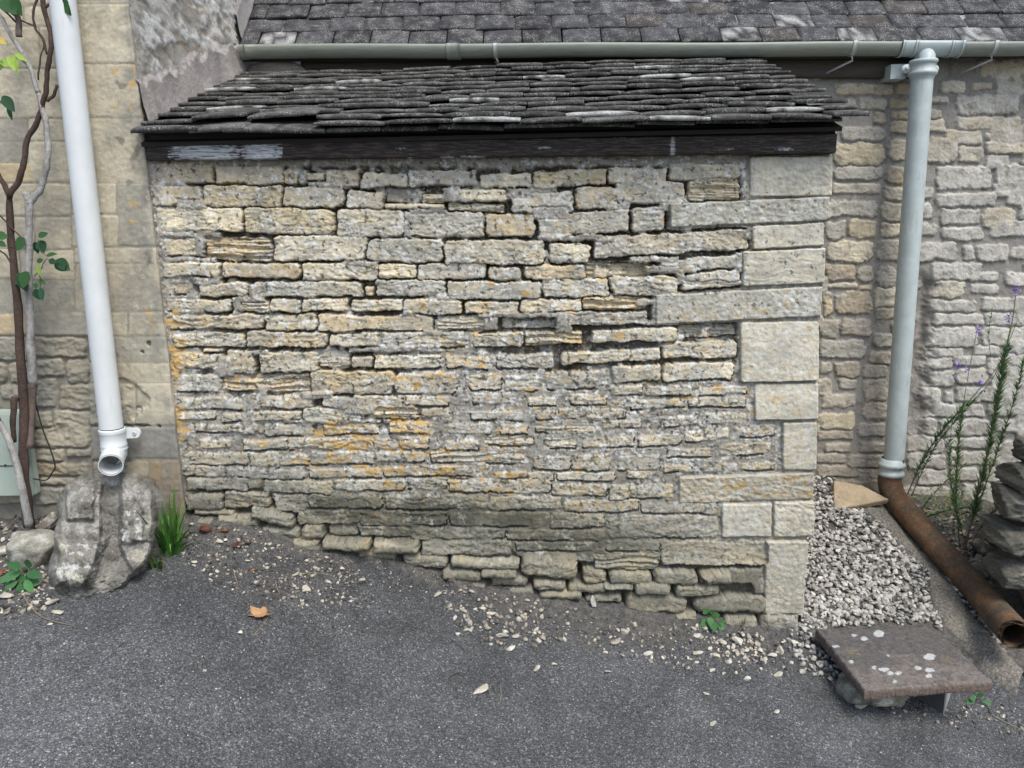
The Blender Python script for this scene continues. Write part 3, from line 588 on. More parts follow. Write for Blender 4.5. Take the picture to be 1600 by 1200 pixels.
# dark boarding under the tiles, so that gaps read dark
E0 = 2.86; ZE = float(py(800, 192, E0)[2]); ZT = float(py(800, 100, 4.12)[2]); SL = (ZT-ZE)/(4.12-E0)
XV = float(py(1362, 188, E0)[0]); print('eave', ZE, ZT, 'slope', math.degrees(math.atan(SL)), 'verge', XV)
def zr(y): return ZE+SL*(y-E0)
Vb = [(XH, E0+.09, zr(E0+.09)-.075), (XC+.01, E0+.09, zr(E0+.09)-.075), (XC+.01, 4.13, zr(4.13)-.07), (XH, 4.13, zr(4.13)-.07)]
mesh_np('roof_boarding', Vb+[(x, y, z+.015) for x, y, z in Vb], [(3,2,1,0),(4,5,6,7),(0,1,5,4),(1,2,6,5),(2,3,7,6),(3,0,4,7)], M_wood, lean, np.tile((0.02, 0.016, 0.014), (8, 1)), False)

def tile_geo(w_, l_, t_, r, camber=0.006, nx=8, ny=5):
    """a cambered stone tile: front edge at y=0, x centred"""
    X, Y = np.meshgrid(np.linspace(-w_/2, w_/2, nx), np.linspace(0, l_, ny)); sd_ = r.integers(0, 900)
    q = (2*X/w_)**2
    n_ = 0.0022*fbm(X*30+sd_, Y*30, 3, 5); Zt = t_-camber*q**1.5+n_; Zb = -0.0*q+0.0015*pn(X*40+sd_, Y*20, 8)
    Xs = X*(1+0.012*pn(Y*20+sd_, Y*0, 3)); Yt = Y+np.where(Y == 0, 0.004*pn(X*30+sd_, X*0, 4), 0)
    Yt2 = Yt.copy(); Yt2[0] += 0.003
    T_ = np.stack([Xs, Yt2, Zt], -1); B_ = np.stack([Xs, Yt, Zb], -1)
    mid = np.stack([Xs[0], Yt[0]-0.002, (Zt[0]*0.62+Zb[0]*0.38)], -1)
    V_ = np.concatenate([T_.reshape(-1, 3), B_.reshape(-1, 3), mid]); n = nx*ny
    F = [tuple(f)[::-1] for f in grid_faces(ny, nx)]+[tuple(f+n) for f in grid_faces(ny, nx)]
    for i in range(nx-1): F.append((2*n+i, 2*n+i+1, i+1, i)); F.append((n+i, n+i+1, 2*n+i+1, 2*n+i))
    for j in range(ny-1):
        a_ = j*nx; F.append((a_, a_+nx, n+a_+nx, n+a_)); a_ = j*nx+nx-1; F.append((n+a_, n+a_+nx, a_+nx, a_))
    return V_, F
r = np.random.default_rng(17); mb = MB(); under = MB()
pitch = math.atan(SL); Rr = rotm(pitch, 0, 0)
ROWS = 13; EXP = (4.11-E0)/ROWS/1.0
lx = [(-0, 0)]
SLIP = []
for i in range(ROWS):
    y0_ = E0+i*EXP; xr = XV-0.012*r.random()-0.004*i+(-0.05 if i % 2 else 0)*0.2
    x = float(py([220,262,300,318,326,338,350,360,368,372,378,384,388,392][min(i, 13)], 190, YH)[0]) if False else XH+0.004+0.012*r.random()
    off = r.uniform(0, .1) if i % 2 else 0
    x -= off; first = True
    while x < xr-0.06:
        w_ = r.uniform(0.185, 0.245) if not (i < 3) else r.uniform(0.20, 0.27)
        if x+w_ > xr-0.06: w_ = xr-x
        xl = max(x, XH+0.003); ww = x+w_-xl
        if ww > 0.03:
            t_ = r.uniform(0.013, 0.019); V_, F = tile_geo(ww-0.004, 0.24, t_, r, r.uniform(0.001, 0.0065))
            tl = rotm(-0.175+r.normal()*0.014, r.normal()*0.014, r.normal()*0.022)
            dy = r.normal()*0.006; dz = 0.0
            miss = False
            if i == 0 and 0.0 < (xl-XH) < 0.75: dy = 0.02; 
            if i == 0 and 0.20 < (xl-XH) < 0.52: miss = True
            if i == 1 and 0.15 < (xl-XH) < 0.55: tl = rotm(-0.10, -0.03, 0.05); dz = 0.012
            V_ = V_@tl.T; V_ = V_@Rr.T
            sg = 0.008*math.sin((xl+1.5)*2.2+i*0.3)+0.006*pn(np.array(xl*3.0), np.array(i*0.8), 3)
            V_ = V_+np.array([xl+ww/2, y0_+dy, zr(y0_)+dz+float(sg)])
            cb = np.array((0.095, 0.092, 0.085))*r.uniform(0.6, 1.4)
            if not miss:
                cv = np.tile(cb, (len(V_), 1)); X_, Z_ = V_[:, 0], V_[:, 1]
                lm = sm(0.28, 0.4, fbm(X_*9+i*3.3, Z_*20+V_[:, 2]*40, 3, 33)); cv = mixc(cv, (0.40, 0.40, 0.36), lm*0.25)
                if r.random() < 0.10: cv = mixc(cv, (0.58, 0.58, 0.55), sm(-0.1, 0.25, fbm(X_*30, Z_*30, 3, 34)+0.1))
                mb.add(V_, F, cv)
        x += w_
mb.build('roof_tiles', M_tile, lean)
x = XH+0.50
while x < XV-0.24:                       # undercourse at the eaves
    w_ = r.uniform(0.2, 0.27); V_, F = tile_geo(w_-0.005, 0.2, 0.016, r, 0.003); V_ = V_@rotm(-0.06, r.normal()*0.02, 0).T@Rr.T+np.array([x+w_/2, E0+0.030+r.normal()*0.006, zr(E0+.03)-0.026])
    under.add(V_, F, np.array((0.08, 0.08, 0.074))*r.uniform(0.7, 1.2)); x += w_
for (xx, ww, yy, dz, ry) in ((XH+0.10, 0.22, 0.045, -0.016, 0.01), (XH+0.31, 0.20, 0.03, -0.014, -0.03), (XH+0.43, 0.20, 0.035, -0.020, 0.03)):
    V_, F = tile_geo(ww, 0.2, 0.016, r, 0.004); V_ = V_@rotm(-0.05, ry, 0.03).T@Rr.T+np.array([xx, E0+yy, zr(E0+yy)+dz]); under.add(V_, F, (0.13, 0.13, 0.12))
under.build('eaves_tiles', M_tile, lean)

# ------------------------------------------------------------------ the house on the left
house = empty('house', 'tall cream ashlar stone house at the left edge with rendered gable side', 'house')
HB = '''100 238 -60 4 0|238 300 -60 4 0|-150 20 -40 8 0|22 98 -40 8 0|-150 36 10 41 0|38 112 10 41 0|-150 60 42 106 0|114 240 6 99 0|62 112 42 106 0
-150 -10 107 184 0|-8 98 107 184 0|100 300 100 183 0|-150 42 185 219 0 g|44 112 185 219 0|-150 42 221 254 0 g|44 112 221 284 0|-150 54 255 286 0 y|56 112 255 284 0|114 300 184 285 0
-150 10 287 338 0|12 110 287 338 0|112 181 286 335 0|182 300 286 385 0 g|112 186 336 386 0|-150 52 339 388 0|54 111 339 390 0|-150 30 389 435 0|32 116 391 436 0
116 300 387 411 0|118 300 412 487 0|-150 116 437 488 0 g|-150 42 490 524 0 y|44 134 489 525 0 g|134 199 488 525 0|200 300 488 525 0|136 300 526 566 0 g|138 300 567 598 0|138 210 600 666 0|212 300 599 666 0|145 300 668 717 0 G'''
HR = '''-150 -20 528 560 0|-18 45 526 562 0|47 134 527 560 0|-150 10 564 600 0|12 52 565 600 0|54 100 562 590 0|102 140 562 600 0|-150 -5 603 650 0|-3 44 602 625 0|46 88 592 640 0|90 142 602 640 0|45 78 644 668 0|80 140 642 700 0
45 90 670 700 0|50 100 702 722 0|102 142 702 716 0|50 140 724 745 0 o|60 130 747 760 0|145 185 720 742 0|187 230 720 745 0|232 249 719 760 0 o|251 282 719 768 0 o|-60 50 760 790 0|52 100 762 790 0|230 290 770 810 0 o|100 228 750 790 0'''
u, v = grid_px(-150, 232+60, -90, 880, 1.6)
k = 0.0026; a, b = u*k, v*k
hs = parse(HB)+parse(HR); nB = len(parse(HB)); hty = [s[5] for s in hs]+['']
hs2 = [(*s[:5], 'q' if i < nB else s[5]) for i, s in enumerate(hs)]
best, sid, uu, vv = relief(u, v, k, hs2, 9, gapw=0.55, warp=(4.0, 3.4))
SC2, SR2 = stone_cols(hs2, 9)
for i, t in enumerate(hty[:-1]):
    if i < nB: SC2[i] = np.array((0.53, 0.475, 0.355))*np.random.default_rng(i).uniform(0.88, 1.1)
    if i < nB and 'g' in t: SC2[i] = np.array((0.37, 0.345, 0.275))
    if 'G' in t: SC2[i] = (0.27, 0.265, 0.235)
    if i < nB and 'y' in t: SC2[i] = (0.54, 0.44, 0.28)
    if i >= nB: SC2[i] = SC2[i]*0.82
    if 'o' in t: SC2[i] = (0.44, 0.32, 0.18)
lf = fbm(a*3.2, b*3.2, 4, 140); mf = fbm(a*11, b*11, 4, 141); hf = fbm(a*55, b*55, 3, 142); strat = fbm(a*9+mf, b*50+lf*4, 4, 143, 0.6)
smooth_s = sid < nB
rub = np.maximum(sm(520, 532, v)*(u < 140), sm(600, 640, v+mf*50)*sm(210, 195, u+mf*30)*(u > 139)); rub = np.where(np.array(['G' in t for t in hty])[sid], 0, rub)
face = 0.0015*SR2[sid, 0]+0.0020*mf+0.0012*hf-0.0015*np.abs(fbm(a*25, b*25, 3, 148))+rub*(0.007*mf+0.003*strat+0.003*hf-0.008*np.abs(fbm(a*8, b*14, 3, 146)))
face = face-np.clip(1-best/3.0, 0, 1)**2*lerp(0.0015, 0.008, rub)
floor = lerp(-0.0018, -0.013+0.006*mf, rub)
h = lerp(floor, face, sm(-0.5, 1.4, best))
h = h-0.035*sm(0.3, 0.8, blob(u, v, [(232, 537, 4, 5), (221, 665, 16, 2.5), (248, 666, 3, 3), (215, 640, 5, 6), (222, 550, 3, 3)]))
h = h-0.010*sm(0.0, 0.25, blob(u+mf*30, v+mf*20, [(195, 632, 30, 34)])-0.1)
C = SC2[sid].copy(); C = C*(1+0.20*lf+0.12*mf+0.06*hf+0.18*strat*rub+0.05*strat)[..., None]
C = np.where((best < 0)[..., None], lerp(np.array((0.34, 0.31, 0.24)), np.array((0.20, 0.18, 0.14)), rub[..., None]), C)
C = mixc(C, (0.25, 0.24, 0.20), 0.55*sm(0.05, 0.5, fbm(a*4, b*3, 5, 145)+0.25*sm(200, 700, v)))
C = mixc(C, (0.24, 0.23, 0.20), 0.7*sm(30, 0, (228+(v-250)*0.11)-u+mf*24)*sm(-0.25, 0.25, fbm(a*10, b*6, 3, 147)+0.1))
C = mixc(C, (0.16, 0.145, 0.12), 0.7*sm(660, 780, v+mf*60)*(u > 100)); C = mixc(C, (0.235, 0.225, 0.185), rub*0.6)
OL2 = [(182,112,8,6,1),(205,128,7,10,1),(203,168,4,8,.9),(178,166,4,4,.6),(208,105,5,5,.7),(208,318,8,6,.6),(208,345,8,6,.7),(180,12,5,5,.5),(235,500,8,40,.4),(120,475,12,5,.4)]
C = mixc(C, (0.55, 0.36, 0.12), 0.75*sm(0.3, 0.6, blob(u+8*mf, v+8*mf, OL2)+0.5*fbm(a*50, b*50, 3, 76)))
C = mixc(C, (0.13, 0.125, 0.105), 0.6*sm(0.3, 0.6, blob(u+14*mf, v+14*mf, [(192,134,9,6),(190,220,8,6),(212,240,12,26,.8),(205,290,6,8),(225,400,8,30,.6)])+0.4*fbm(a*30, b*30, 3, 79)))
r_ = np.random.default_rng(18)
for _ in range(150):
    cx, cy, rr = r_.uniform(130, 280), r_.uniform(-20, 640), r_.uniform(1.5, 4.5); i0, i1 = np.searchsorted(u[0], [cx-rr*2, cx+rr*2]); j0, j1 = np.searchsorted(v[:, 0], [cy-rr*2, cy+rr*2])
    d = np.hypot(u[j0:j1, i0:i1]-cx, v[j0:j1, i0:i1]-cy)/rr; C[j0:j1, i0:i1] = mixc(C[j0:j1, i0:i1], (0.62, 0.60, 0.50), 0.5*sm(1, .8, d)*sm(.2, .9, d))
P = py(u, v, YH); P[..., 1] -= h
over = P[..., 0]-(XH+0.004*mf); P[..., 0] = np.minimum(P[..., 0], XH+0.004*mf); P[..., 1] += np.clip(over*0.6+0.004, 0, 0.02)
Fq = grid_faces(*u.shape); keep = (over.ravel()[Fq] < 0.03).all(1)
ids, inv = np.unique(Fq[keep], return_inverse=True)
mesh_np('front_wall', P.reshape(-1, 3)[ids], inv.reshape(-1, 4).astype(np.int64), M_ashlar, house, C.reshape(-1, 3)[ids])

def render_wall():                       # gable side of the house above the lean-to, facing +x
    A, B = np.meshgrid(np.arange(YH+0.006, 5.2, 0.007), np.arange(1.25, 3.75, 0.007))
    lf = fbm(A*1.5, B*3, 5, 150); mf = fbm(A*6, B*14, 5, 151, 0.6); hf = fbm(A*30, B*60, 3, 152)
    pt = sm(-0.22, 0.02, fbm(A*2.2, B*5, 5, 153, 0.65))
    hh = 0.004*mf+0.0015*hf+pt*(0.005+0.002*mf)-0.006
    Cc = np.tile(np.array((0.42, 0.39, 0.33)), A.shape+(1,))*(1+0.35*mf+0.2*hf)[..., None]
    Cc = mixc(Cc, (0.78, 0.76, 0.70), pt*0.92*sm(-.3, .2, mf+.1)); Cc = mixc(Cc, (0.34, 0.30, 0.26), 0.5*sm(0.1, 0.4, fbm(A*3.5, B*9, 4, 154)))
    Cc = mixc(Cc, (0.47, 0.32, 0.16), 0.4*sm(0.2, 0.5, fbm(A*5, B*12, 4, 155)));  Cc = mixc(Cc, (0.16, 0.15, 0.14), 0.55*sm(0.25, 0.5, fbm(A*10, B*22, 4, 156)))
    Cc = mixc(Cc, (0.47, 0.43, 0.35), 0.7*sm(YH+.10, YH+.03, A+0.03*mf))
    mesh_np('gable_side', np.stack([XH+hh, A, B], -1), grid_faces(*A.shape)[:, ::-1], M_render, house, Cc)
render_wall()
def flashing():                          # mortar fillet between the gable side and the lean-to roof
    A, T = np.meshgrid(np.linspace(YH-0.002, 4.14, 150), np.linspace(-0.06, 1, 60)); 
    top = np.interp(A, [2.96, 3.2, 3.5, 3.75, 3.95, 4.15], [0.155, 0.15, 0.155, 0.165, 0.15, 0.09])+0.035*fbm(A*5, A*0, 4, 160)
    Z = zr(A)+0.012+T*top; mf = fbm(A*10, Z*10, 4, 161); hf = fbm(A*50, Z*50, 3, 162)
    hh = 0.010+0.020*np.clip(1-T, 0, 1)**2+0.004*mf+0.0015*hf; hh = np.where(T > 0.7, lerp(hh, -0.004, sm(.8, 1, T+.25*mf)), hh)
    Cc = np.tile(np.array((0.37, 0.335, 0.305)), A.shape+(1,))*(1+0.2*mf+0.08*hf)[..., None]; Cc = mixc(Cc, (0.22, 0.20, 0.19), 0.5*sm(-0.05, 0.4, fbm(A*6, Z*6, 4, 163))); Cc = mixc(Cc, (0.50, 0.48, 0.44), 0.5*sm(0.75, 1.0, T+0.5*mf)*sm(-.1,.2,mf)); Cc = mixc(Cc, (0.50, 0.44, 0.38), 0.4*sm(0.1, 0.4, fbm(A*13, Z*13, 4, 263)))
    mesh_np('mortar_fillet', np.stack([XH+hh, A, Z], -1), grid_faces(*A.shape)[:, ::-1], M_render, house, Cc)
flashing()
def fillet2():                           # the same along the cottage roof
    A, T = np.meshgrid(np.linspace(4.06, 5.2, 70), np.linspace(0, 1, 14)); Z = 2.40+(A-4.02)*1.0+0.0+T*0.14+0.02*T*pn(A*9, A*0, 4); mf = fbm(A*12, Z*12, 4, 164)
    hh = np.where(T > .9, -.003, 0.010+0.004*mf+0.02*(1-T)**2); Cc = np.tile(np.array((0.33, 0.31, 0.29)), A.shape+(1,))*(1+.3*mf)[..., None]
    mesh_np('mortar_fillet', np.stack([XH+hh, A, Z], -1), grid_faces(*A.shape)[:, ::-1], M_render, house, Cc)
fillet2()
bx, F = box(-7, XH-0.03, YH+0.03, 9.0, -0.6, 6.0); mesh_np('house_shell', bx, F, M_ashlar, house, np.tile((0.40, 0.35, 0.26), (8, 1)), False)

# ------------------------------------------------------------------ the cottage behind
cot = empty('cottage', 'long low rubble-stone cottage behind the lean-to with grey stone-tiled roof', 'cottage')
CW = '''1306 1394 131 148 0 o|1400 1425 131 146 0|1471 1508 127 144 0|1520 1550 130 140 0|1558 1640 124 148 0|1533 1620 93 118 0 o|1320 1336 154 170 0|1344 1386 154 171 0|1392 1426 154 168 0 o|1452 1482 152 161 0|1495 1591 148 178 0 g|1365 1385 176 191 0 o|1395 1422 174 186 0|1452 1471 172 185 0|1392 1421 190 207 0 y|1450 1477 187 206 0|1495 1595 183 201 0|1316 1384 199 219 0|1476 1534 205 224 0|1542 1580 209 217 0|1304 1382 224 257 0 y|1390 1420 217 250 0|1446 1496 216 254 0|1500 1536 228 254 0|1542 1610 222 240 0|1542 1576 243 266 0|1305 1379 260 280 0 g|1386 1415 262 286 0|1464 1548 261 295 0|1558 1640 275 295 0|1302 1376 287 302 0
1296 1371 314 338 0 g|1379 1410 319 344 0|1384 1410 294 312 0|1440 1456 317 341 0|1440 1459 293 310 0|1465 1556 303 322 0|1575 1640 304 319 0|1472 1531 327 349 0 g|1538 1588 326 354 0 y|1291 1321 345 372 0 g|1327 1370 344 370 0 y|1379 1408 350 369 0|1436 1465 349 368 0|1472 1536 355 375 0|1546 1640 354 370 0|1292 1364 377 409 0|1372 1405 376 407 0|1434 1495 380 406 0|1506 1520 384 406 0|1526 1576 382 408 0|1580 1640 387 404 0|1290 1336 415 437 0 o|1342 1364 417 439 0|1372 1402 416 447 0|1457 1535 412 437 0|1532 1560 426 439 0|1572 1640 428 446 0|1290 1340 443 450 0|1344 1362 446 453 0|1430 1444 440 456 0|1458 1506 440 465 0 y|1517 1560 444 459 0|1287 1299 456 492 0|1306 1362 456 490 0 o|1368 1401 450 478 0|1452 1524 470 487 0|1535 1620 465 485 0|1460 1537 491 507 0|1284 1311 498 526 0|1316 1360 500 524 0|1366 1395 522 541 0|1370 1440 482 500 0|1395 1445 503 520 0|1448 1527 512 542 0|1535 1620 512 540 0|1540 1600 490 508 0
1283 1350 532 559 0 g|1360 1392 550 568 0|1448 1505 545 558 0|1522 1562 542 555 0|1440 1488 560 576 0|1490 1541 557 570 0|1282 1300 565 583 0|1307 1343 567 588 0|1350 1386 572 590 0|1545 1620 560 590 0|1280 1300 597 612 0|1312 1338 592 608 0|1350 1386 594 627 0|1425 1491 580 605 0|1495 1542 576 600 0|1285 1336 616 636 0|1350 1386 630 655 0|1422 1470 609 632 0|1478 1490 612 628 0|1495 1557 606 627 0|1562 1620 600 625 0|1280 1335 645 671 0 y|1430 1537 632 651 0|1545 1610 632 650 0|1343 1384 661 682 0|1418 1465 656 680 0|1470 1550 656 680 0|1556 1620 656 674 0|1278 1332 674 686 0|1290 1329 693 706 0|1345 1382 692 706 0|1418 1475 684 706 0|1480 1550 685 700 0|1570 1640 690 712 0|1277 1320 710 723 0|1325 1400 712 730 0|1420 1477 710 732 0|1484 1560 706 726 0|1277 1340 728 745 0|1342 1400 734 752 0|1435 1482 735 757 0|1486 1530 732 750 0|1540 1630 730 752 0|1277 1400 750 800 0|1404 1500 762 800 0|1505 1640 756 800 0'''
cs = parse(CW)
for y_ in (90, ): pass
for s in auto_stones(1645, 1800, 95, 800, 22, 38, 45, 110, 5): cs.append(s)
for s in auto_stones(1060, 1272, 95, 800, 22, 38, 45, 110, 15):
    if s[1] < 1300: cs.append(s)
u, v = grid_px(1080, 1800, 84, 850, 1.45); k = 0.00345; a, b = u*k, v*k
best, sid, uu, vv = relief(u, v, k, cs, 12, gapw=-1.0, warp=(5.0, 4.0), rndf=(0.3, 0.7))
SC3, SR3 = stone_cols(cs, 12); xcs = np.array([(s[0]+s[1])/2 for s in cs]+[1500]); ycs = np.array([(s[2]+s[3])/2 for s in cs]+[300])
for i in range(len(SC3)):
    if i < len(cs) and cs[i][5]: continue
    if xcs[i] > 1420 and ycs[i] > 250: SC3[i] = np.array((0.53, 0.50, 0.425))*(0.9+0.2*((i*37) % 10)/10)
    elif ycs[i] > 480: SC3[i] = SC3[i]*0.4+np.array((0.39, 0.355, 0.295))*0.6
lf = fbm(a*3, b*3, 4, 240); mf = fbm(a*12, b*12, 4, 241); hf = fbm(a*55, b*55, 3, 242); strat = fbm(a*7+mf, b*45+lf*4, 4, 243, 0.6)
chan = np.exp(-((u-(1447-0.062*(v-400))+14*mf)/15)**2)*sm(420, 450, v)*sm(720, 640, v)
chan2 = 0.6*np.exp(-((u-(1388-0.05*(v-120))+10*mf)/5)**2)
face = 0.008+0.004*SR3[sid, 0]+0.006*mf+0.004*strat+0.003*hf; face = face*.62-np.clip(1-best/3.5, 0, 1)**2*0.006-0.006*np.abs(fbm(a*9, b*9, 2, 252))-0.003*np.abs(fbm(a*30, b*30, 2, 253))
wht = sm(1400, 1440, u)
face = face-wht*0.002*strat+0.0015*pn(a*110, b*110, 9)
floor = -0.009+0.004*mf+0.002*hf+0.004*lf
h = lerp(floor, np.maximum(face, floor), sm(-0.3, 0.8, best)*(1-np.clip(chan*1.3, 0, 1)))-0.03*chan-0.004*chan2
C = SC3[sid].copy()*(1+0.15*lf+0.22*mf+0.2*strat+0.1*hf)[..., None]
C = C*.85+C.mean(-1, keepdims=True)*.13; C = mixc(C, (0.295, 0.280, 0.25), 1-sm(-0.4, 1.0, best)*(1-np.clip(chan*1.3, 0, 1)))
C = mixc(C, (0.36, 0.34, 0.30), 0.5*sm(0.0, 0.4, fbm(a*7, b*7, 4, 245)))
C = mixc(C, (0.66, 0.65, 0.60), 0.38*wht*sm(-0.1, 0.3, fbm(a*9, b*14, 5, 246, 0.6)+0.12*sm(300, 450, v))*(best > -1))
C = mixc(C, (0.22, 0.195, 0.165), 0.6*np.clip(chan, 0, 1)); C = mixc(C, (0.17, 0.16, 0.12), 0.5*sm(0.2, 0.45, fbm(a*20, b*20, 4, 247)))
C = mixc(C, (0.26, 0.22, 0.17), 0.45*sm(640, 760, v+mf*40)*(u < 1430))
P = py(u, v, Y2); P[..., 1] -= h
mesh_np('rubble_wall', P, grid_faces(*u.shape), M_back, cot, C)
zt = float(py(1400, 100, Y2)[2])
bx, F = box(XH-0.02, 7.0, Y2+0.07, 8.0, -0.8, 2.35); mesh_np('cottage_shell', bx, F, M_back, cot, np.tile((0.36, 0.32, 0.26), (8, 1)), False)
bx, F = box(float(P[0, -1, 0])-0.02, 7.0, Y2-0.002, Y2+0.06, -0.8, 2.33); mesh_np('wall_continuation', bx, F, M_back, cot, np.tile((0.40, 0.37, 0.31), (8, 1)), False)
# dark soffit board under the gutter
zg = float(py(1000, 82, 4.06)[2]); print('gutter z', zg, [float(py(x_, 82, 4.06)[2]) for x_ in (380, 1600)])
V_, F, cc = board('x', ((470, 92), (1425, 88), (470, 118), (1425, 121)), Y2-0.035, Y2+0.03, cot, (0.055, 0.045, 0.038), 13); mesh_np('wall_plate', V_, F, M_wood, cot, cc)
V_, F = rock(0.15, 0.04, 0.055, 51, 4, 3, 0.03, 0.85); V_ = V_+py(432, 112, Y2-0.03); mesh_np('mortar_patch', V_, F, M_render, cot, np.tile((0.36, 0.34, 0.31), (len(V_), 1)))
# cottage roof: rows of stone tiles rising at 45 degrees
r = np.random.default_rng(23); mb = MB(); RP = math.radians(45); R2 = rotm(RP, 0, 0); Yg = 4.02
zs = [float(py(400, 69, Yg)[2]), float(py(1600, 62, Yg)[2])]
xg = [float(py(400, 69, Yg)[0]), float(py(1600, 62, Yg)[0])]
def zgut(x): return zs[0]+(zs[1]-zs[0])*(x-xg[0])/(xg[1]-xg[0])
EX2 = 0.118
for i in range(12):
    x = XH+0.03+(0.0 if i % 2 else -0.10); 
    while x < 3.9:
        w_ = r.uniform(0.178, 0.196) if r.random() < .85 else r.uniform(0.20, 0.23)
        xl = max(x, XH+0.03); ww = x+w_-xl
        if ww > 0.04:
            V_, F = tile_geo(ww-0.007, 0.23, 0.017, r, r.uniform(0.001, 0.004)); 
            nn = 5
            tl = rotm(-0.07+r.normal()*0.012, r.normal()*0.014, r.normal()*0.012); dyy = r.normal()*0.004
            if i == 1 and 0.02 < xl-XH < 0.32: tl = rotm(-0.14, 0.03, 0.02); 
            V_ = V_@tl.T+np.array([0, i*EX2+dyy-0.0, 0.0]); V_ = V_@R2.T
            zz = zgut(xl)+0.010*math.sin(xl*1.9+i)*0.5
            V_ = V_+np.array([xl+ww/2, Yg, zz-0.012]); cb = np.array((0.075, 0.075, 0.080))*r.uniform(0.65, 1.35)
            if r.random() < 0.08: cb = np.array((0.09, 0.08, 0.074))
            cv = np.tile(cb, (len(V_), 1)); lm = sm(0.25, 0.42, fbm(V_[:, 0]*8, V_[:, 2]*12, 3, 36)); cv = mixc(cv, (0.34, 0.34, 0.32), lm*0.25)
            if r.random() < 0.06: cv = mixc(cv, (0.60, 0.60, 0.57), .8*sm(0.12, 0.2, fbm(V_[:, 0]*30, V_[:, 2]*40, 3, 37)+.1))
            mb.add(V_, F, cv)
        x += w_
mb.build('roof_tiles', M_tile, cot)
Vb = [(XH, 4.06, zgut(XH)-.05), (7, 4.06, zgut(7)-.05), (7, 6.5, zgut(7)+2.39), (XH, 6.5, zgut(XH)+2.39)]
mesh_np('roof_boarding', Vb+[(x, y+.02, z-.02) for x, y, z in Vb], [(0,1,2,3),(7,6,5,4),(0,4,5,1),(1,5,6,2),(2,6,7,3),(3,7,4,0)], M_wood, cot, np.tile((0.03, 0.03, 0.03), (8, 1)), False)

# ------------------------------------------------------------------ gutter
gut = empty('gutter', 'long half-round grey-green gutter running under the cottage roof tiles', 'gutter')
YG = 4.035; RG = 0.052
def gpt(u_, v_=None): return py(u_, np.interp(u_, [370, 1600], [83.5, 77]) if v_ is None else v_, YG)
def trough(x0, x1, rr, th, n, ends=False, dz=0.0):
    t = np.linspace(math.pi*0.97, 2.03*math.pi, 15); prof = [(rr*math.cos(q), rr*math.sin(q)) for q in t]+[((rr-th)*math.cos(q), (rr-th)*math.sin(q)) for q in t[::-1]]
    xs = np.linspace(x0[0], x1[0], n); V_ = []
    for i, x_ in enumerate(xs):
        s = i/(n-1); zc = x0[2]+(x1[2]-x0[2])*s+dz+0.002*math.sin(x_*5); V_ += [(x_, YG+p[0], zc+RG*0.5+p[1]) for p in prof]
    m = len(prof); F = [tuple(f)[::-1] for f in grid_faces(n, m, True)]; F += [tuple(range(m)), tuple(range((n-1)*m, n*m))[::-1]]
    if ends: F.append(tuple(range(15)))
    return V_, F
A_, B_ = gpt(374), gpt(1900); A_[0] = XH+0.04
V_, F = trough(A_, B_, RG, 0.004, 60, True); mesh_np('trough', V_, F, M_gutter, gut)
def band(u0, u1, rr, name='union_joint', parent=gut, mat=M_gutter):
    V_, F = trough(gpt(u0), gpt(u1), rr, rr-RG+0.001, 4); return mesh_np(name, V_, F, mat, parent)
band(699, 720, RG+0.007); band(376, 388, RG+0.004, 'end_cap')
for uc in (775, 1330, 1548):
    mb = MB(); sh = 4 if uc > 900 else 0
    V_, F = trough(gpt(uc-3.5), gpt(uc+3.5), RG+0.004, 0.004, 3); mb.add(V_, F)
    p = gpt(uc); q = p+np.array([-0.01-0.08*(uc > 1300), 0.09, -RG*0.5-0.065*(uc > 1300)]); p2 = p+np.array([0, 0, -RG*0.55-0.0])
    V_, F = tube([p2+(0, -.01, 0), p2+(0.01, 0, -0.018), (p2+q)/2+(0, 0, -.012), q], 0.005, 6); mb.add(V_, F); mb.build('bracket', M_metal, gut)
mb = MB(); V_, F = trough(gpt(1402), gpt(1498), RG+0.006, 0.006, 6); mb.add(V_, F)
for uc in (1404, 1424, 1480, 1496): V_, F = trough(gpt(uc-2), gpt(uc+2), RG+0.010, 0.010, 3); mb.add(V_, F)
mb.build('outlet', M_pipeg, gut)
V_, F = tube(smooth_path([py(1440, 90, YG+0.00), py(1447, 89, YG-0.035), py(1447, 97, YG-0.05), py(1444, 104, YG-0.045)], 6), 0.040, 20); mesh_np('outlet_elbow', V_, F, M_pipeg, gut)

# ------------------------------------------------------------------ grey downpipe on the right
YP = 4.00
gp_ = empty('grey_downpipe', 'grey-green iron downpipe fixed to the cottage wall beside the lean-to', 'downpipe')
def pv(u_, v_, y=YP): return py(u_, v_, y)
def cyl_along(p0, p1, prof, seg=28):     # prof: (t metres from p0, radius)
    p0 = np.array(p0); p1 = np.array(p1); L = np.linalg.norm(p1-p0); d = (p1-p0)/L
    a_ = np.cross(d, [1, 0, 0]); a_ /= np.linalg.norm(a_); b_ = np.cross(d, a_); th = np.arange(seg)*2*math.pi/seg
    V_ = np.concatenate([p0+d*t+rr*(np.cos(th)[:, None]*a_+np.sin(th)[:, None]*b_) for t, rr in prof])
    return V_, [tuple(f) for f in grid_faces(len(prof), seg, True)]
top_, bot_ = pv(1441, 118), pv(1396, 726); Lp = float(np.linalg.norm(bot_-top_)); rp = 0.0505
V_, F = cyl_along(top_, bot_, [(t, rp) for t in np.linspace(0, Lp, 14)]); mesh_np('pipe', V_, F, M_pipeg, gp_)
V_, F = cyl_along(pv(1443, 94), pv(1441, 121), [(0, 0.046), (0, 0.062), (.008, .065), (.018, .062), (.02, .058), (.05, .058), (.056, .066), (.068, .066), (.075, .056), (.092, .052)]); mesh_np('socket', V_, F, M_pipeg, gp_)
mb = MB()
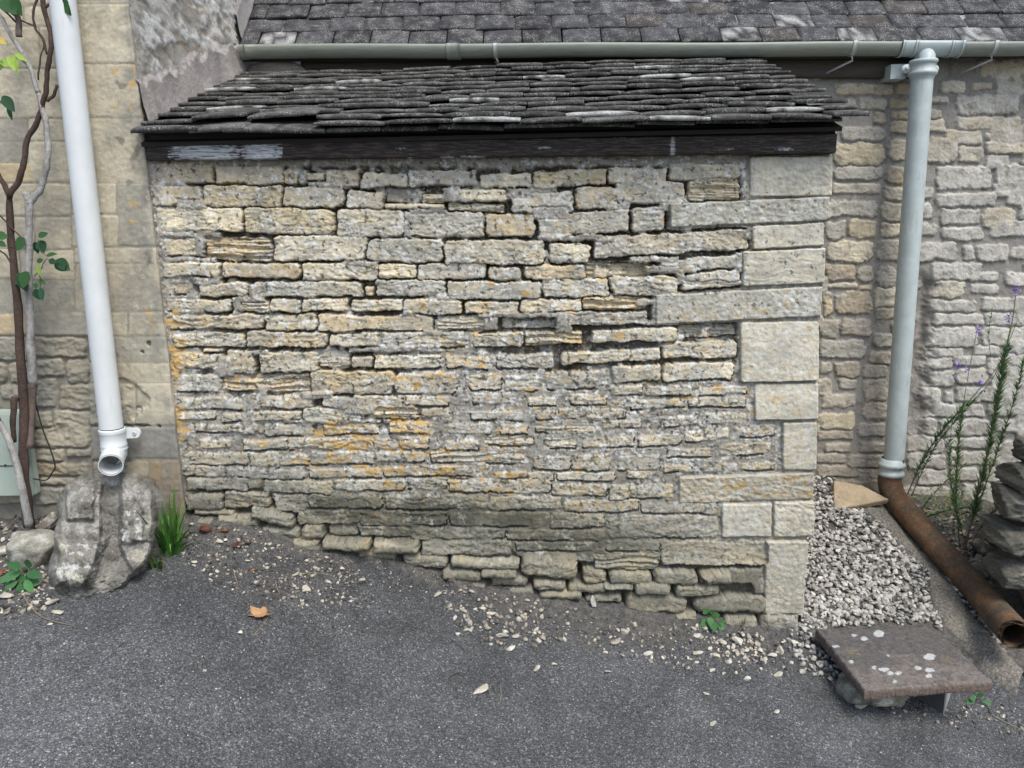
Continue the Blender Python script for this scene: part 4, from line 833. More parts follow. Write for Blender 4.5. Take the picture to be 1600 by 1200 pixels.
for s_ in (-1, 1):
    c_ = pv(1443+s_*24 if s_ < 0 else 1459, 107)+np.array([0, 0.01, 0]); V_, F = rock(0.030, 0.012, 0.022, 5, 3, 0, 0.0, 1); mesh_np('ear_bracket', V_+c_, F, M_pipeg, gp_)
c_ = pv(1417, 107)+np.array([0, -0.004, 0]); V_, F = lathe([(0, -.01), (.009, -.01), (.009, .0), (.006, .004), (0, .004)], 12); mesh_np('screw', np.array(V_)@rotm(math.pi/2, 0, 0).T+c_, F, M_metal, gp_)
bx, F = box(*(float(q) for q in (pv(1400, 100)[0], pv(1425, 100)[0])), YP+0.05, YP+0.16, float(pv(1410, 120)[2]), float(pv(1410, 97)[2])); mesh_np('packing_block', bx, F, M_pipeg, gp_, None, False)
V_, F = cyl_along(pv(1394, 716), pv(1391, 749), [(0, .050), (.0, .055), (.02, .058), (.024, .066), (.034, .070), (.044, .066), (.048, .058), (.07, .058), (.074, .065), (.085, .068), (.095, .062), (.098, .05)]); mesh_np('lower_collar', V_, F, M_pipeg, gp_)
V_, F = cyl_along(pv(1396.5, 716), pv(1395.8, 727), [(0, .0512), (.03, .0514)]); mesh_np('rust_stain', V_, F, M_rust, gp_)

# ------------------------------------------------------------------ rusty pipe lying on the gravel
e_ = py(1587, 992, 2.93); s0 = pv(1391.5, 742)
path = smooth_path([s0+(0, 0, .02), s0+(0.0, -0.003, -0.05), py(1400, 781, 3.95), gp([1428], [813], .085)[0], gp([1472], [863], .085)[0], gp([1525], [921], .095)[0], e_], 8)
rust = empty('rusty_pipe', 'rusty brown iron pipe lying on the gravel below the grey downpipe', 'pipe')
rad = np.interp(np.arange(len(path)), [0, 8, 16, len(path)], [0.058, 0.060, 0.062, 0.064])
V_, F = tube(path, rad, 28, False, rough=0.03, seed=2); V_ = V_.copy(); n_ = len(path); seg = 28
T_ = path[-1]-path[-2]; T_ /= np.linalg.norm(T_)
V_[-seg:] += T_*(0.022*pn(np.arange(seg)*0.9, np.zeros(seg), 4)+0.01*pn(np.arange(seg)*2.3, np.zeros(seg), 5))[:, None]
V2, F2 = tube(path[-14:], rad[-14:]-0.006, 28, False); V2[-seg:] += (V_[-seg:]-tube(path, rad, 28, False, rough=0.03, seed=2)[0][-seg:])
mb = MB(); mb.add(V_, F); mb.add(V2, [f[::-1] for f in F2]); o1 = len(V_)-seg; o2 = len(V_)+len(V2)-seg
mb.F += [(o1+i, o1+(i+1) % seg, o2+(i+1) % seg, o2+i) for i in range(seg)]
mb.build('pipe', M_rust, rust)

# ------------------------------------------------------------------ white downpipe on the left
YW = 2.90
wp_ = empty('white_downpipe', 'white plastic downpipe on the ashlar house emptying over the stone gully', 'downpipe')
t0, t1 = py(91, -60, YW), py(174, 668, YW); L_ = float(np.linalg.norm(t1-t0)); rw = 0.0435
V_, F = cyl_along(t0, t1, [(t, rw) for t in np.linspace(0, L_, 16)], 36); mesh_np('pipe', V_, F, M_pipew, wp_)
d_ = (t1-t0)/L_
c0 = py(175, 670, YW)
V_, F = cyl_along(c0-d_*0.0, c0+d_*0.11, [(-.002, .0435), (-.002, .047), (.003, .050), (.008, .048), (.012, .050), (.016, .047), (.060, .047), (.066, .050), (.072, .047), (.076, .047), (.080, .051), (.086, .047), (.095, .046)], 36); mesh_np('socket', V_, F, M_pipew, wp_)
c1 = c0+d_*0.088
pth = smooth_path([c1, c1+d_*0.015, py(177.5, 711, 2.885), py(173, 727, 2.80)], 7)
V_, F = tube(pth, 0.0445, 36, False); V2, F2 = tube(pth[3:], 0.0405, 36, False)
sh = MB(); sh.add(V_, F); sh.add(V2, [f[::-1] for f in F2]); o1 = len(V_)-36; o2 = len(V_)+len(V2)-36; sh.F += [(o1+i, o1+(i+1) % 36, o2+(i+1) % 36, o2+i) for i in range(36)]; sh.build('elbow', M_pipew, wp_)
mb = MB(); n_ = 12; zt_ = float(py(205, 668, YW+.035)[2]); zb_ = float(py(205, 683, YW+.035)[2]); xa, xb = float(py(188, 675, YW+.035)[0]), float(py(214, 675, YW+.035)[0])
th = np.linspace(-math.pi/2, math.pi/2, n_); rz = (zt_-zb_)/2; out = [(xa, zb_-.002)]+[(xb+rz*math.cos(q), (zt_+zb_)/2+rz*math.sin(q)) for q in th]+[(xa, zt_+.002)]
V_ = [(x_, YW+.020, z_) for x_, z_ in out]+[(x_, YW+.032, z_) for x_, z_ in out]; m = len(out); F = [tuple(range(m)), tuple(range(m, 2*m))[::-1]]+[(i, (i+1) % m+0, (i+1) % m+m, i+m)[::-1] for i in range(m)]
br = mesh_np('bracket', V_, F, M_pipew, wp_, None, False)
V_, F = lathe([(0, -.01), (.0075, -.01), (.0075, .002), (.004, .004), (.0035, .001), (0, .001)], 12); mesh_np('screw', np.array(V_)@rotm(math.pi/2, 0, 0).T+np.array([xb-.002, YW+.017, (zt_+zb_)/2]), F, M_metal, br)
# ------------------------------------------------------------------ loose things on the ground
def rock_obj(name, label, cat, p, size, rot, seed, col, mat=None, group=None, sub=4, cuts=9, rough=0.05, rnd=0.72, parent=None, lich=0.5):
    V_, F = block(*size, seed, 4, cuts+4, rough, 4, 1.0) if sub > 3 else rock(*size, seed, 2, 14, .05, .5); V_ = V_@rotm(*rot).T
    a_ = fbm(V_[:, 0]*22+seed, V_[:, 1]*22+V_[:, 2]*19, 4, 60); b_ = fbm(V_[:, 0]*60+V_[:, 1]*31+seed, V_[:, 2]*60, 3, 61)
    c_ = np.tile(np.array(col), (len(V_), 1))*(1+0.35*a_+0.2*b_)[:, None]; c_ = mixc(c_, (0.58, 0.57, 0.52), lich*sm(0.05, 0.35, a_+.4*b_)); c_ = mixc(c_, (0.10, 0.10, 0.075), lich*0.8*sm(0.1, 0.4, -a_+.3*b_))
    o = mesh_np(name, V_, F, mat or M_rock, parent, c_, sub > 3); o.location = tuple(p)
    if label: tag(o, label, cat, group)
    return o
def ground_pt(u_, v_, lift=0.0):
    p = gp([u_], [v_])[0]; p[2] = float(gh(p[0], p[1]))+lift; return p

# --- the stone gully under the white pipe: a traced block with a channel cut down it
def gully():
    out = np.array([(128,742),(150,738),(175,742),(210,738),(236,752),(243,780),(246,815),(244,842),(238,862),(226,886),(206,905),(186,925),(150,940),(112,946),(88,936),(76,915),(76,888),(82,860),(84,835),(92,810),(88,790),(98,765),(112,750)], float)
    cen = np.array((162., 845.)); th = np.linspace(0, 2*math.pi, 361)[:-1]
    oa = np.arctan2(out[:, 1]-cen[1], out[:, 0]-cen[0]); od = np.hypot(*(out-cen).T); o_ = np.argsort(oa); R_ = np.interp(th, oa[o_], od[o_], period=2*math.pi)*(1+0.02*pn(th*6, th*0, 3)+0.012*pn(th*17, th*0, 4))
    rr = np.concatenate([np.linspace(0.004, 1, 150)])
    U_ = cen[0]+np.outer(rr, R_*np.cos(th)); V_ = cen[1]+np.outer(rr, R_*np.sin(th))
    a, b = U_*0.0024, V_*0.0024; lf = fbm(a*6, b*6, 4, 170); mf = fbm(a*17, b*17, 5, 171, .6); hf = fbm(a*60, b*60, 3, 172)
    E = rr[:, None]
    t = (V_-740)/200
    Y = np.interp(V_, [735, 770, 850, 900, 946], [2.93, 2.86, 2.70, 2.58, 2.52])
    cx = np.interp(V_, [740, 780, 860, 946], [176, 172, 172, 180]); wd = np.interp(V_, [740, 850, 880, 946], [15, 15, 26, 60])
    ch = sm(wd+4, wd-4, np.abs(U_-cx+1.5*lf))*sm(736, 776, V_)*sm(945, 870, V_)
    hump = 0.055*sm(158, 140, U_+8*lf)*sm(860, 845, V_+6*mf)*sm(815, 808, V_)+0.0
    # blocks of the left cheek
    Y = Y-0.045*(1-ch)*sm(960, 880, V_)
    lb1 = sm(0, 5, np.minimum(np.minimum(U_-103, 147-U_), np.minimum(V_-760, 812-V_))+5*mf+2); lb2 = sm(0, 14, np.minimum(np.minimum(U_-80, 160-U_-0.3*(V_-880)), np.minimum(V_-835, 922-V_))+7*mf+2*lf)
    lb3 = sm(0, 9, np.minimum(np.minimum(U_-90, 152-U_), np.minimum(V_-814, 850-V_))+5*mf); rb = sm(0, 6, np.minimum(np.minimum(U_-188, 240-U_), np.minimum(V_-742, 848-V_))+5*mf); rb2 = sm(0, 5, np.minimum(np.minimum(U_-186, 226-U_), np.minimum(V_-795, 850-V_))+5*mf)
    Y = Y-0.030*lb1-0.055*lb2-0.012*lb3-0.018*rb-0.018*rb2-0.016*np.abs(fbm(a*13, b*13, 3, 175))
    lip = sm(895, 915, V_+10*lf); stra = fbm(a*6+mf, b*40+a*14, 4, 173, .6)
    Y = Y+0.014*lf+0.013*mf+0.0035*hf+lip*0.012*stra+0.030*np.clip((E-0.86)/0.14, 0, 1)**2.5*3.2
    P = py(U_, V_, Y)
    C = np.tile(np.array((0.245, 0.235, 0.205)), U_.shape+(1,))*(1+.35*mf+.25*lf+.15*hf)[..., None]
    C = mixc(C, (0.185, 0.178, 0.16), ch*.6); C = mixc(C, (0.60, 0.59, 0.55), 0.8*sm(0.08, 0.3, mf+.5*hf)*(1-ch*.7)*np.maximum(np.maximum(lb2, rb2), 0.35))
    C = mixc(C, (0.10, 0.095, 0.075), .55*sm(0.1, .45, -mf-.3*lf)); C = mixc(C, (0.50, 0.47, 0.36), .55*sm(.3, .7, blob(U_, V_, [(120,905,18,10),(215,868,20,14),(100,850,10,14)])+.5*mf))
    C = mixc(C, (0.50, 0.48, 0.44), .6*sm(.3, .7, blob(U_, V_, [(175, 752, 14, 12)])+.4*mf)); C = mixc(C, (0.13, 0.125, 0.10), .5*lip*sm(.0, .4, stra))
    # skirt back into the ground
    bk = []
    for q, (dy, dz) in enumerate([(0.06, -0.02), (0.2, -0.05), (0.45, -0.10)]):
        S_ = P[-1].copy(); S_[:, 1] = np.minimum(S_[:, 1]+dy, 2.99); S_[:, 2] += dz; S_[:, 0] *= 1.0; bk.append(S_)
    V3 = np.concatenate([P.reshape(-1, 3)]+bk); C3 = np.concatenate([C.reshape(-1, 3)]+[C[-1]*.8]*3)
    F = grid_faces(len(rr)+3, 360, True)
    o = mesh_np('gully_stone', V3, F[:, ::-1], M_rock, None, C3)
    tag(o, 'rough grey stone gully block with a channel, under the mouth of the white downpipe', 'gully block')
    return o
gully()
rock_obj('rock', 'round pale grey boulder beside the left foot of the gully block', 'rock', ground_pt(56, 884, 0.06), (0.085, 0.07, 0.075), (0.2, 0.1, 0.4), 12, (0.36, 0.35, 0.29))
rock_obj('rock', 'yellowish round stone at the foot of the sage green box', 'rock', ground_pt(12, 806, 0.06), (0.055, 0.05, 0.07), (0.1, 0.1, 0.4), 15, (0.42, 0.37, 0.24))
rock_obj('rock', 'thin flat slate stone leaning between the boulder and the gully block', 'rock', ground_pt(76, 846, 0.055), (0.055, 0.03, 0.016), (0.5, -0.7, 0.3), 19, (0.22, 0.19, 0.155), cuts=5)
rock_obj('rock', 'small pale stone wedged between the boulder and the gully block', 'rock', ground_pt(80, 868, 0.055), (0.03, 0.025, 0.035), (0.5, -0.4, 0.3), 22, (0.42, 0.40, 0.34))
rock_obj('rock', 'flat pale stone at the left edge near the boulder', 'rock', ground_pt(6, 868, 0.015), (0.035, 0.025, 0.014), (0.1, 0, 0.3), 24, (0.50, 0.46, 0.38))

# --- sandstone offcut, slab, kerb on the right
def prism(name, top, th, mat, col, seed, label, cat, n=26, bev=0.004, rough=0.002, parent=None, nrm=(0, 0, 1)):
    """rough slab: top = 4 world corners in order, thickness th straight down"""
    T = [np.array(p, float) for p in top]; s = np.linspace(0, 1, n); A, B = np.meshgrid(s, s)
    Pt = (T[0]*(1-A[..., None])+T[1]*A[..., None])*(1-B[..., None])+(T[3]*(1-A[..., None])+T[2]*A[..., None])*B[..., None]
    ed = np.minimum(np.minimum(A, 1-A), np.minimum(B, 1-B)); sc = 40
    nn = fbm(Pt[..., 0]*12+seed, Pt[..., 1]*12, 4, seed); Pt[..., 2] += rough*2*nn-bev*(ed < 1e-6)
    cen = Pt.mean((0, 1)); e_ = (ed < 1e-6); jit = 0.004*fbm(Pt[..., 0]*30, Pt[..., 1]*30, 3, seed+1)
    Pt[..., 0] += e_*jit; Pt[..., 1] += e_*jit
    loop = [(0, i) for i in range(n)]+[(j, n-1) for j in range(1, n)]+[(n-1, i) for i in range(n-2, -1, -1)]+[(j, 0) for j in range(n-2, 0, -1)]
    base = np.array([Pt[j, i] for j, i in loop]); m = len(base); V_ = [Pt.reshape(-1, 3)]; F = [tuple(f) for f in grid_faces(n, n)]; o_ = n*n; idx = [j*n+i for j, i in loop]
    dirc = base-cen; dirc[:, 2] = 0; dirc /= np.linalg.norm(dirc, axis=1)[:, None]+1e-9; prev = idx
    for q, fr in enumerate([0.18, 0.4, 0.65, 0.85, 1.0]):
        L = base-np.array(nrm)*(th*fr+bev); L += dirc*(0.003-0.006*(fr > .9)+0.006*pn(np.arange(m)*0.35, np.full(m, fr*5), seed+3)[:, None])
        V_.append(L); cur = [o_+i for i in range(m)]; o_ += m
        for i in range(m): F.append((prev[i], prev[(i+1) % m], cur[(i+1) % m], cur[i]))
        prev = cur
    F.append(tuple(prev[::-1])); V_ = np.concatenate(V_); return V_, F
SLc = [(1276, 983), (1460, 981), (1549, 1064), (1351, 1077)]
zsl = -0.155; T_ = [pz(u_, v_, zsl+q) for (u_, v_), q in zip(SLc, (0.0, 0.0, -0.004, 0.0))]
V_, F = prism('slab', T_, 0.036, None, None, 3, '', '', 170, 0.003, 0.0016)
su, sv = proj(V_); a_ = fbm(V_[:, 0]*9, V_[:, 1]*9, 4, 70); b_ = fbm(V_[:, 0]*40+V_[:, 2]*30, V_[:, 1]*40, 4, 71, .6)
c_ = np.tile(np.array((0.135, 0.125, 0.118)), (len(V_), 1)); c_ = mixc(c_, (0.215, 0.19, 0.165), sm(-0.15, 0.2, (sv-1034)/60+0.5*(su-1430)/200+a_*.8+.3*b_)); c_ = c_*(1+.3*b_+.15*a_)[:, None]
c_ = mixc(c_, (0.05, 0.047, 0.047), .5*sm(.12, .35, b_+.5*a_)); c_ = mixc(c_, (0.28, 0.25, 0.22), .3*sm(.15, .4, -b_)); c_ = mixc(c_, (0.165, 0.115, 0.092), .7*(V_[:, 2] < zsl-.010)); c_ = mixc(c_, (0.36, 0.25, 0.11), 0.4*sm(.3, .7, blob(su+12*b_, sv+5*b_, [(1332,1018,12,6),(1480,1030,18,8,.6)])))
wl_ = sm(.3, .5, blob(su+2.5*b_, sv+1.5*b_, [(1373,990,10,6),(1350,998,6,4),(1335,993,5,2.5),(1306,1010,6,2.5),(1452,1026,11,6),(1366,1043,5,3),(1382,1046,9,4),(1391,1052,6,3.5),(1404,1052,7,3.5),(1435,1044,6,3.5),(1453,1047,8,4),(1451,1056,6,4),(1398,1065,4,3),(1330,1034,5,2.5),(1387,1024,2,2)]))
c_ = mixc(c_, (0.66, 0.68, 0.67), wl_*.75)
tag(mesh_np('stone_slab', V_, F, M_rock, None, c_), 'square grey and pink stone slab with white lichen spots, bottom right', 'stone slab')
p_ = pz(1362, 1075, -0.23); rock_obj('rock', 'rough grey stone propping up the left side of the lichen-spotted slab', 'rock', p_+np.array([0.05, 0.10, -0.04]), (0.15, 0.10, 0.085), (0.1, 0.15, 0.5), 31, (0.30, 0.275, 0.21), rough=.08)
rock_obj('rock', 'lumpy stone under the front edge of the lichen-spotted slab', 'rock', pz(1392, 1088, -0.23)+np.array([0, 0.05, -0.01]), (0.10, 0.06, 0.045), (0.0, 0.05, 0.1), 33, (0.30, 0.27, 0.21), rough=.08)
# bent metal angle under the slab
q0 = gp([1475], [1116])[0]; q0[2] = float(gh(q0[0], q0[1])); zt2 = zsl-0.042
def sheet(pts, th, name, parent, mat):
    V_ = []; F = []
    P_ = [np.array(p) for p in pts]; n_ = np.cross(P_[1]-P_[0], P_[3]-P_[0]); n_ /= np.linalg.norm(n_)
    V_ = [*P_, *[p-n_*th for p in P_]]; F = [(0,1,2,3),(7,6,5,4),(0,4,5,1),(1,5,6,2),(2,6,7,3),(3,7,4,0)]; return mesh_np(name, V_, F, mat, parent, None, False)
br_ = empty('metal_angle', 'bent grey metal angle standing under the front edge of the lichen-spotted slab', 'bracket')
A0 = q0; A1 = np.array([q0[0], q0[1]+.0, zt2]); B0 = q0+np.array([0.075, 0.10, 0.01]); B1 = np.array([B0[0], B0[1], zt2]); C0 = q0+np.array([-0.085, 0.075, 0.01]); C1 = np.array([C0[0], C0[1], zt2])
sheet([A0, B0, B1, A1], .003, 'right_flange'.split('_')[1], br_, M_metal); sheet([C0, A0, A1, C1], .003, 'flange', br_, plain_mat('shaded_metal', (0.06, 0.06, 0.06), .7))  # left flange: darker copy of the metal, its shade put into the colour
# sandstone offcut
nn_ = np.array([0.05, -0.42, 0.90]); nn_ /= np.linalg.norm(nn_); p0_ = gp([1335], [790], .065)[0]
T_ = [CAM+ray(a__, b__)*(((p0_-CAM)@nn_)/(ray(a__, b__)@nn_)) for a__, b__ in ((1304, 751), (1346, 758), (1388, 780), (1303, 795))]
V_, F = prism('s', T_, 0.036, None, None, 9, '', '', 40, 0.0, 0.0008, nrm=nn_); a_ = fbm(V_[:, 0]*14, V_[:, 1]*14, 4, 73)
tag(mesh_np('stone_offcut', V_, F, M_ashlar, None, np.tile(np.array((0.34, 0.27, 0.18)), (len(V_), 1))*(1+.25*a_)[:, None]), 'tan triangular sandstone offcut on the gravel beside the rusty pipe elbow', 'stone offcut')
# concrete haunching beside the rusty pipe
KA = [(1350,793),(1376,789),(1420,850),(1450,893),(1490,918),(1525,965),(1560,1010),(1600,1056)]
KB = [(1340,800),(1392,850),(1420,880),(1448,905),(1450,955),(1478,998),(1530,1045),(1588,1090)]
n = 420; ta = np.linspace(0, len(KA)-1, n)
ea = gp(np.interp(ta, range(8), [q[0] for q in KA]), np.interp(ta, range(8), [q[1] for q in KA])); eb = gp(np.interp(ta, range(8), [q[0] for q in KB]), np.interp(ta, range(8), [q[1] for q in KB]))
ms = 60; rows = []
for j in range(-2, ms+2):
    s = min(max(j/(ms-1), 0), 1); p = ea*(1-s)+eb*s; pr = 0.045*(1-abs(2*s-1)**4) if 0 <= j < ms else -0.08
    nz_ = fbm(p[:, 0]*16, p[:, 1]*16, 4, 80); p = p.copy(); p[:, 2] += pr+0.008*nz_+0.003*fbm(p[:, 0]*70, p[:, 1]*70, 3, 81); rows.append(p)
P = np.array(rows); a_ = fbm(P[..., 0]*110, P[..., 1]*110, 3, 82); b_ = fbm(P[..., 0]*12, P[..., 1]*12, 4, 83)
c_ = np.tile(np.array((0.20, 0.185, 0.155)), P.shape[:2]+(1,))*(1+.3*b_)[..., None]; c_ = mixc(c_, (0.42, 0.40, 0.35), .5*sm(.1, .4, a_+.15*(ta[None, :]-3.5)/4)); c_ = mixc(c_, (0.085, 0.08, 0.065), .45*sm(.1, .4, -a_-.1*(ta[None, :]-3.5)/4))
tag(mesh_np('concrete_kerb', P, grid_faces(*P.shape[:2])[:, ::-1], M_rock, None, c_), 'narrow weathered concrete strip between the gravel and the rusty pipe', 'kerb')

# --- dark dry-stone wall end at the right edge
dsw = MB(); r = np.random.default_rng(41)
base_x = float(gp([1600], [1000])[0][0])
prof = [(1010, 1640, 3.08), (958, 1600, 3.09), (906, 1556, 3.10), (853, 1545, 3.13), (802, 1556, 3.15), (757, 1574, 3.17), (722, 1592, 3.2)]
for i, (v_, u_, y_) in enumerate(prof):
    for kx in range(4):
        hs_ = r.uniform(0.068, 0.076); wx = r.uniform(0.11, 0.16)
        p = py(u_, v_, y_)+np.array([wx*1.02+.06+kx*0.28+r.uniform(-.015, .015), r.uniform(-.01, .01)+.10, 0]); V_, F = block(wx, 0.13, hs_*r.uniform(.78, .95), int(r.integers(0, 9999)), 5, 14, .016, 14, 1.08)
        hfd = fbm(V_[:, 0]*35+kx*9, V_[:, 2]*60+V_[:, 1]*30+i, 4, 91, .6); V_ = V_*(1+0.07*hfd)[:, None]
        V_ = V_@rotm(r.normal()*.04, r.normal()*.05+0.10, r.normal()*.10-.1).T+p
        a_ = fbm(V_[:, 0]*20, V_[:, 2]*30, 4, 90); cc_ = np.tile(np.array((0.14, 0.133, 0.11)), (len(V_), 1))*(1+.7*a_)[:, None]; cc_ = mixc(cc_, (0.33, 0.31, 0.26), .45*sm(.1, .4, a_)); dsw.add(V_, F, cc_)
    for kx in range(2): 
        p = py(u_, v_, y_)+np.array([.55+kx*.3, .32, 0]); V_, F = block(.18, .2, .055, int(r.integers(0, 9999)), 4, 7, .02); dsw.add(V_+p, F, (0.12, 0.115, 0.095))
tag(dsw.build('dry_stone_wall', M_rock), 'end of a dark dry-stone wall at the right edge of the photo', 'stone wall')
rock_obj('rock', 'dark angular stone between the rusty pipe and the dark dry-stone wall', 'rock', ground_pt(1530, 872, .03), (0.06, 0.05, 0.035), (.2, .3, .6), 44, (0.17, 0.15, 0.12))
rock_obj('rock', 'broken brown stone below the purple-flowered plant by the dark wall', 'rock', ground_pt(1545, 858, .04), (0.07, 0.05, 0.04), (.1, -.2, .2), 45, (0.23, 0.20, 0.16))
rock_obj('rock', 'grey stone wedged behind the rusty pipe near the dark wall foot', 'rock', ground_pt(1530, 905, .02), (0.06, 0.05, 0.03), (.0, .1, .9), 46, (0.22, 0.21, 0.18))

# ------------------------------------------------------------------ gravel
_pb = [rock(1, r0, r1, 300+i, 2, 7, .03, .7) for i, (r0, r1) in enumerate([(.8, .6), (.7, .5), (.9, .65), (.6, .5), (.75, .7), (.85, .45), (.65, .6), (.8, .55)])]
def scatter(polys, n, smin, smax, seed, sink=.3, pal=None, pile=0.0, v1=0.7):
    """n pebbles dropped on the ground sheet inside photo polygons; one mesh"""
    r = np.random.default_rng(seed); pts = []
    poly = np.array(polys, float); lo, hi = poly.min(0), poly.max(0)
    while len(pts) < n:
        q = r.uniform(lo, hi, (n*2, 2)); ins = np.zeros(len(q), bool); j = len(poly)-1
        for i in range(len(poly)):
            xi, yi = poly[i]; xj, yj = poly[j]
            ins ^= ((yi > q[:, 1]) != (yj > q[:, 1])) & (q[:, 0] < (xj-xi)*(q[:, 1]-yi)/(yj-yi+1e-9)+xi); j = i
        pts += list(q[ins])
    q = np.array(pts[:n]); P = gp(q[:, 0], q[:, 1]); P[:, 2] = gh(P[:, 0], P[:, 1])
    Vs, Fs, Cs = [], [], []; o_ = 0
    pal = pal or [(0.46, 0.44, 0.395), (0.38, 0.365, 0.33), (0.52, 0.50, 0.45), (0.30, 0.29, 0.265), (0.42, 0.40, 0.35), (0.24, 0.235, 0.215), (0.14, 0.135, 0.125)]
    for i in range(n):
        V_, F = _pb[r.integers(0, 8)]; s = smin+(smax-smin)*r.random()**1.6
        R_ = rotm(r.normal()*.5, r.normal()*.5, r.uniform(0, 6.3)); W = (V_*s)@R_.T
        W = W+P[i]+np.array([0, 0, s*(.5-sink)+pile*r.random()]); Vs.append(W); Fs.append(F+o_); o_ += len(V_)
        Cs.append(np.tile(np.array(pal[r.integers(0, len(pal))])*r.uniform(.85, 1.15), (len(V_), 1)))
    return np.concatenate(Vs), np.concatenate(Fs), np.concatenate(Cs)
GR = [(1150,764),(1275,752),(1300,756),(1345,800),(1392,848),(1420,878),(1450,903),(1452,955),(1480,1000),(1450,985),(1290,990),(1250,1000),(1245,960),(1262,940)]
A_ = [scatter(GR, 3200, .0075, .0185, 5, .25, pile=.014), scatter([(1236,985),(1275,985),(1330,1040),(1355,1080),(1320,1085),(1262,1050),(1225,1012)], 210, .006, .016, 6, .2, pile=.006),
      scatter([(1392,800),(1415,830),(1500,945),(1575,1040),(1545,960),(1450,842)], 260, .006, .016, 7, .3, pile=.008), scatter([(1425,800),(1540,800),(1550,980),(1520,960),(1450,850)], 420, .006, .018, 8, .3, pal=[(.36,.32,.26),(.28,.25,.20),(.44,.40,.33),(.2,.18,.15)], pile=.01)]
def join(L):
    V, F, C, o_ = [], [], [], 0
    for a_, b_, c_ in L: V.append(a_); F.append(b_+o_); C.append(c_); o_ += len(a_)
    return np.concatenate(V), np.concatenate(F), np.concatenate(C)
V_, F, c_ = join(A_); tag(mesh_np('gravel', V_, F, M_pebble, None, c_, False), 'pale limestone gravel between the lean-to and the rusty pipe', 'gravel', kind='stuff')
# fine crumbs of stone and soil along the foot of the wall
cr_pal = [(0.46, 0.42, 0.34), (0.52, 0.48, 0.40), (0.36, 0.32, 0.26), (0.25, 0.22, 0.18), (0.12, 0.11, 0.095)]
dk = [(0.05, 0.05, 0.052), (0.07, 0.068, 0.065), (0.10, 0.09, 0.08), (0.28, 0.25, 0.21)]
A_ = [scatter([(290,828),(400,832),(440,860),(560,890),(575,940),(470,950),(360,925),(280,880)], 700, .002, .0105, 20, .1, cr_pal+dk),
      scatter([(400,900),(560,900),(620,950),(560,1000),(430,960)], 300, .0015, .006, 21, .1, dk+[(.4,.37,.3)]),
      scatter([(690,915),(820,945),(900,960),(880,1010),(780,1015),(700,970)], 330, .002, .013, 22, .1, cr_pal),
      scatter([(880,965),(1080,985),(1240,1000),(1240,1060),(1080,1050),(930,1020)], 420, .002, .011, 23, .1, cr_pal+dk),
      scatter([(1070,985),(1190,1000),(1200,1040),(1120,1035)], 130, .003, .014, 24, .1, cr_pal[:3]),
      scatter([(0,800),(90,815),(90,950),(0,975)], 520, .002, .012, 25, .1, cr_pal+dk+[(.52,.5,.42)]),
      scatter([(420,860),(620,890),(700,912),(700,935),(560,915),(430,880)], 260, .0015, .006, 26, .1, cr_pal+dk),
      scatter([(0,950),(1600,1130),(1600,1199),(0,1199)], 420, .0012, .0042, 27, .1, cr_pal[:3]+dk), scatter([(260,880),(1200,1010),(1560,1180),(100,1190),(60,980)], 700, .0012, .004, 28, .1, cr_pal[:3]+dk+dk),
      scatter([(1340,1090),(1450,1110),(1600,1100),(1600,1150),(1480,1140),(1350,1105)], 160, .002, .009, 29, .1, cr_pal+dk)]
V_, F, c_ = join(A_); tag(mesh_np('stone_crumbs', V_, F, M_pebble, None, c_, False), 'fine crumbs of limestone and grit strewn over the asphalt edge', 'grit', kind='stuff')

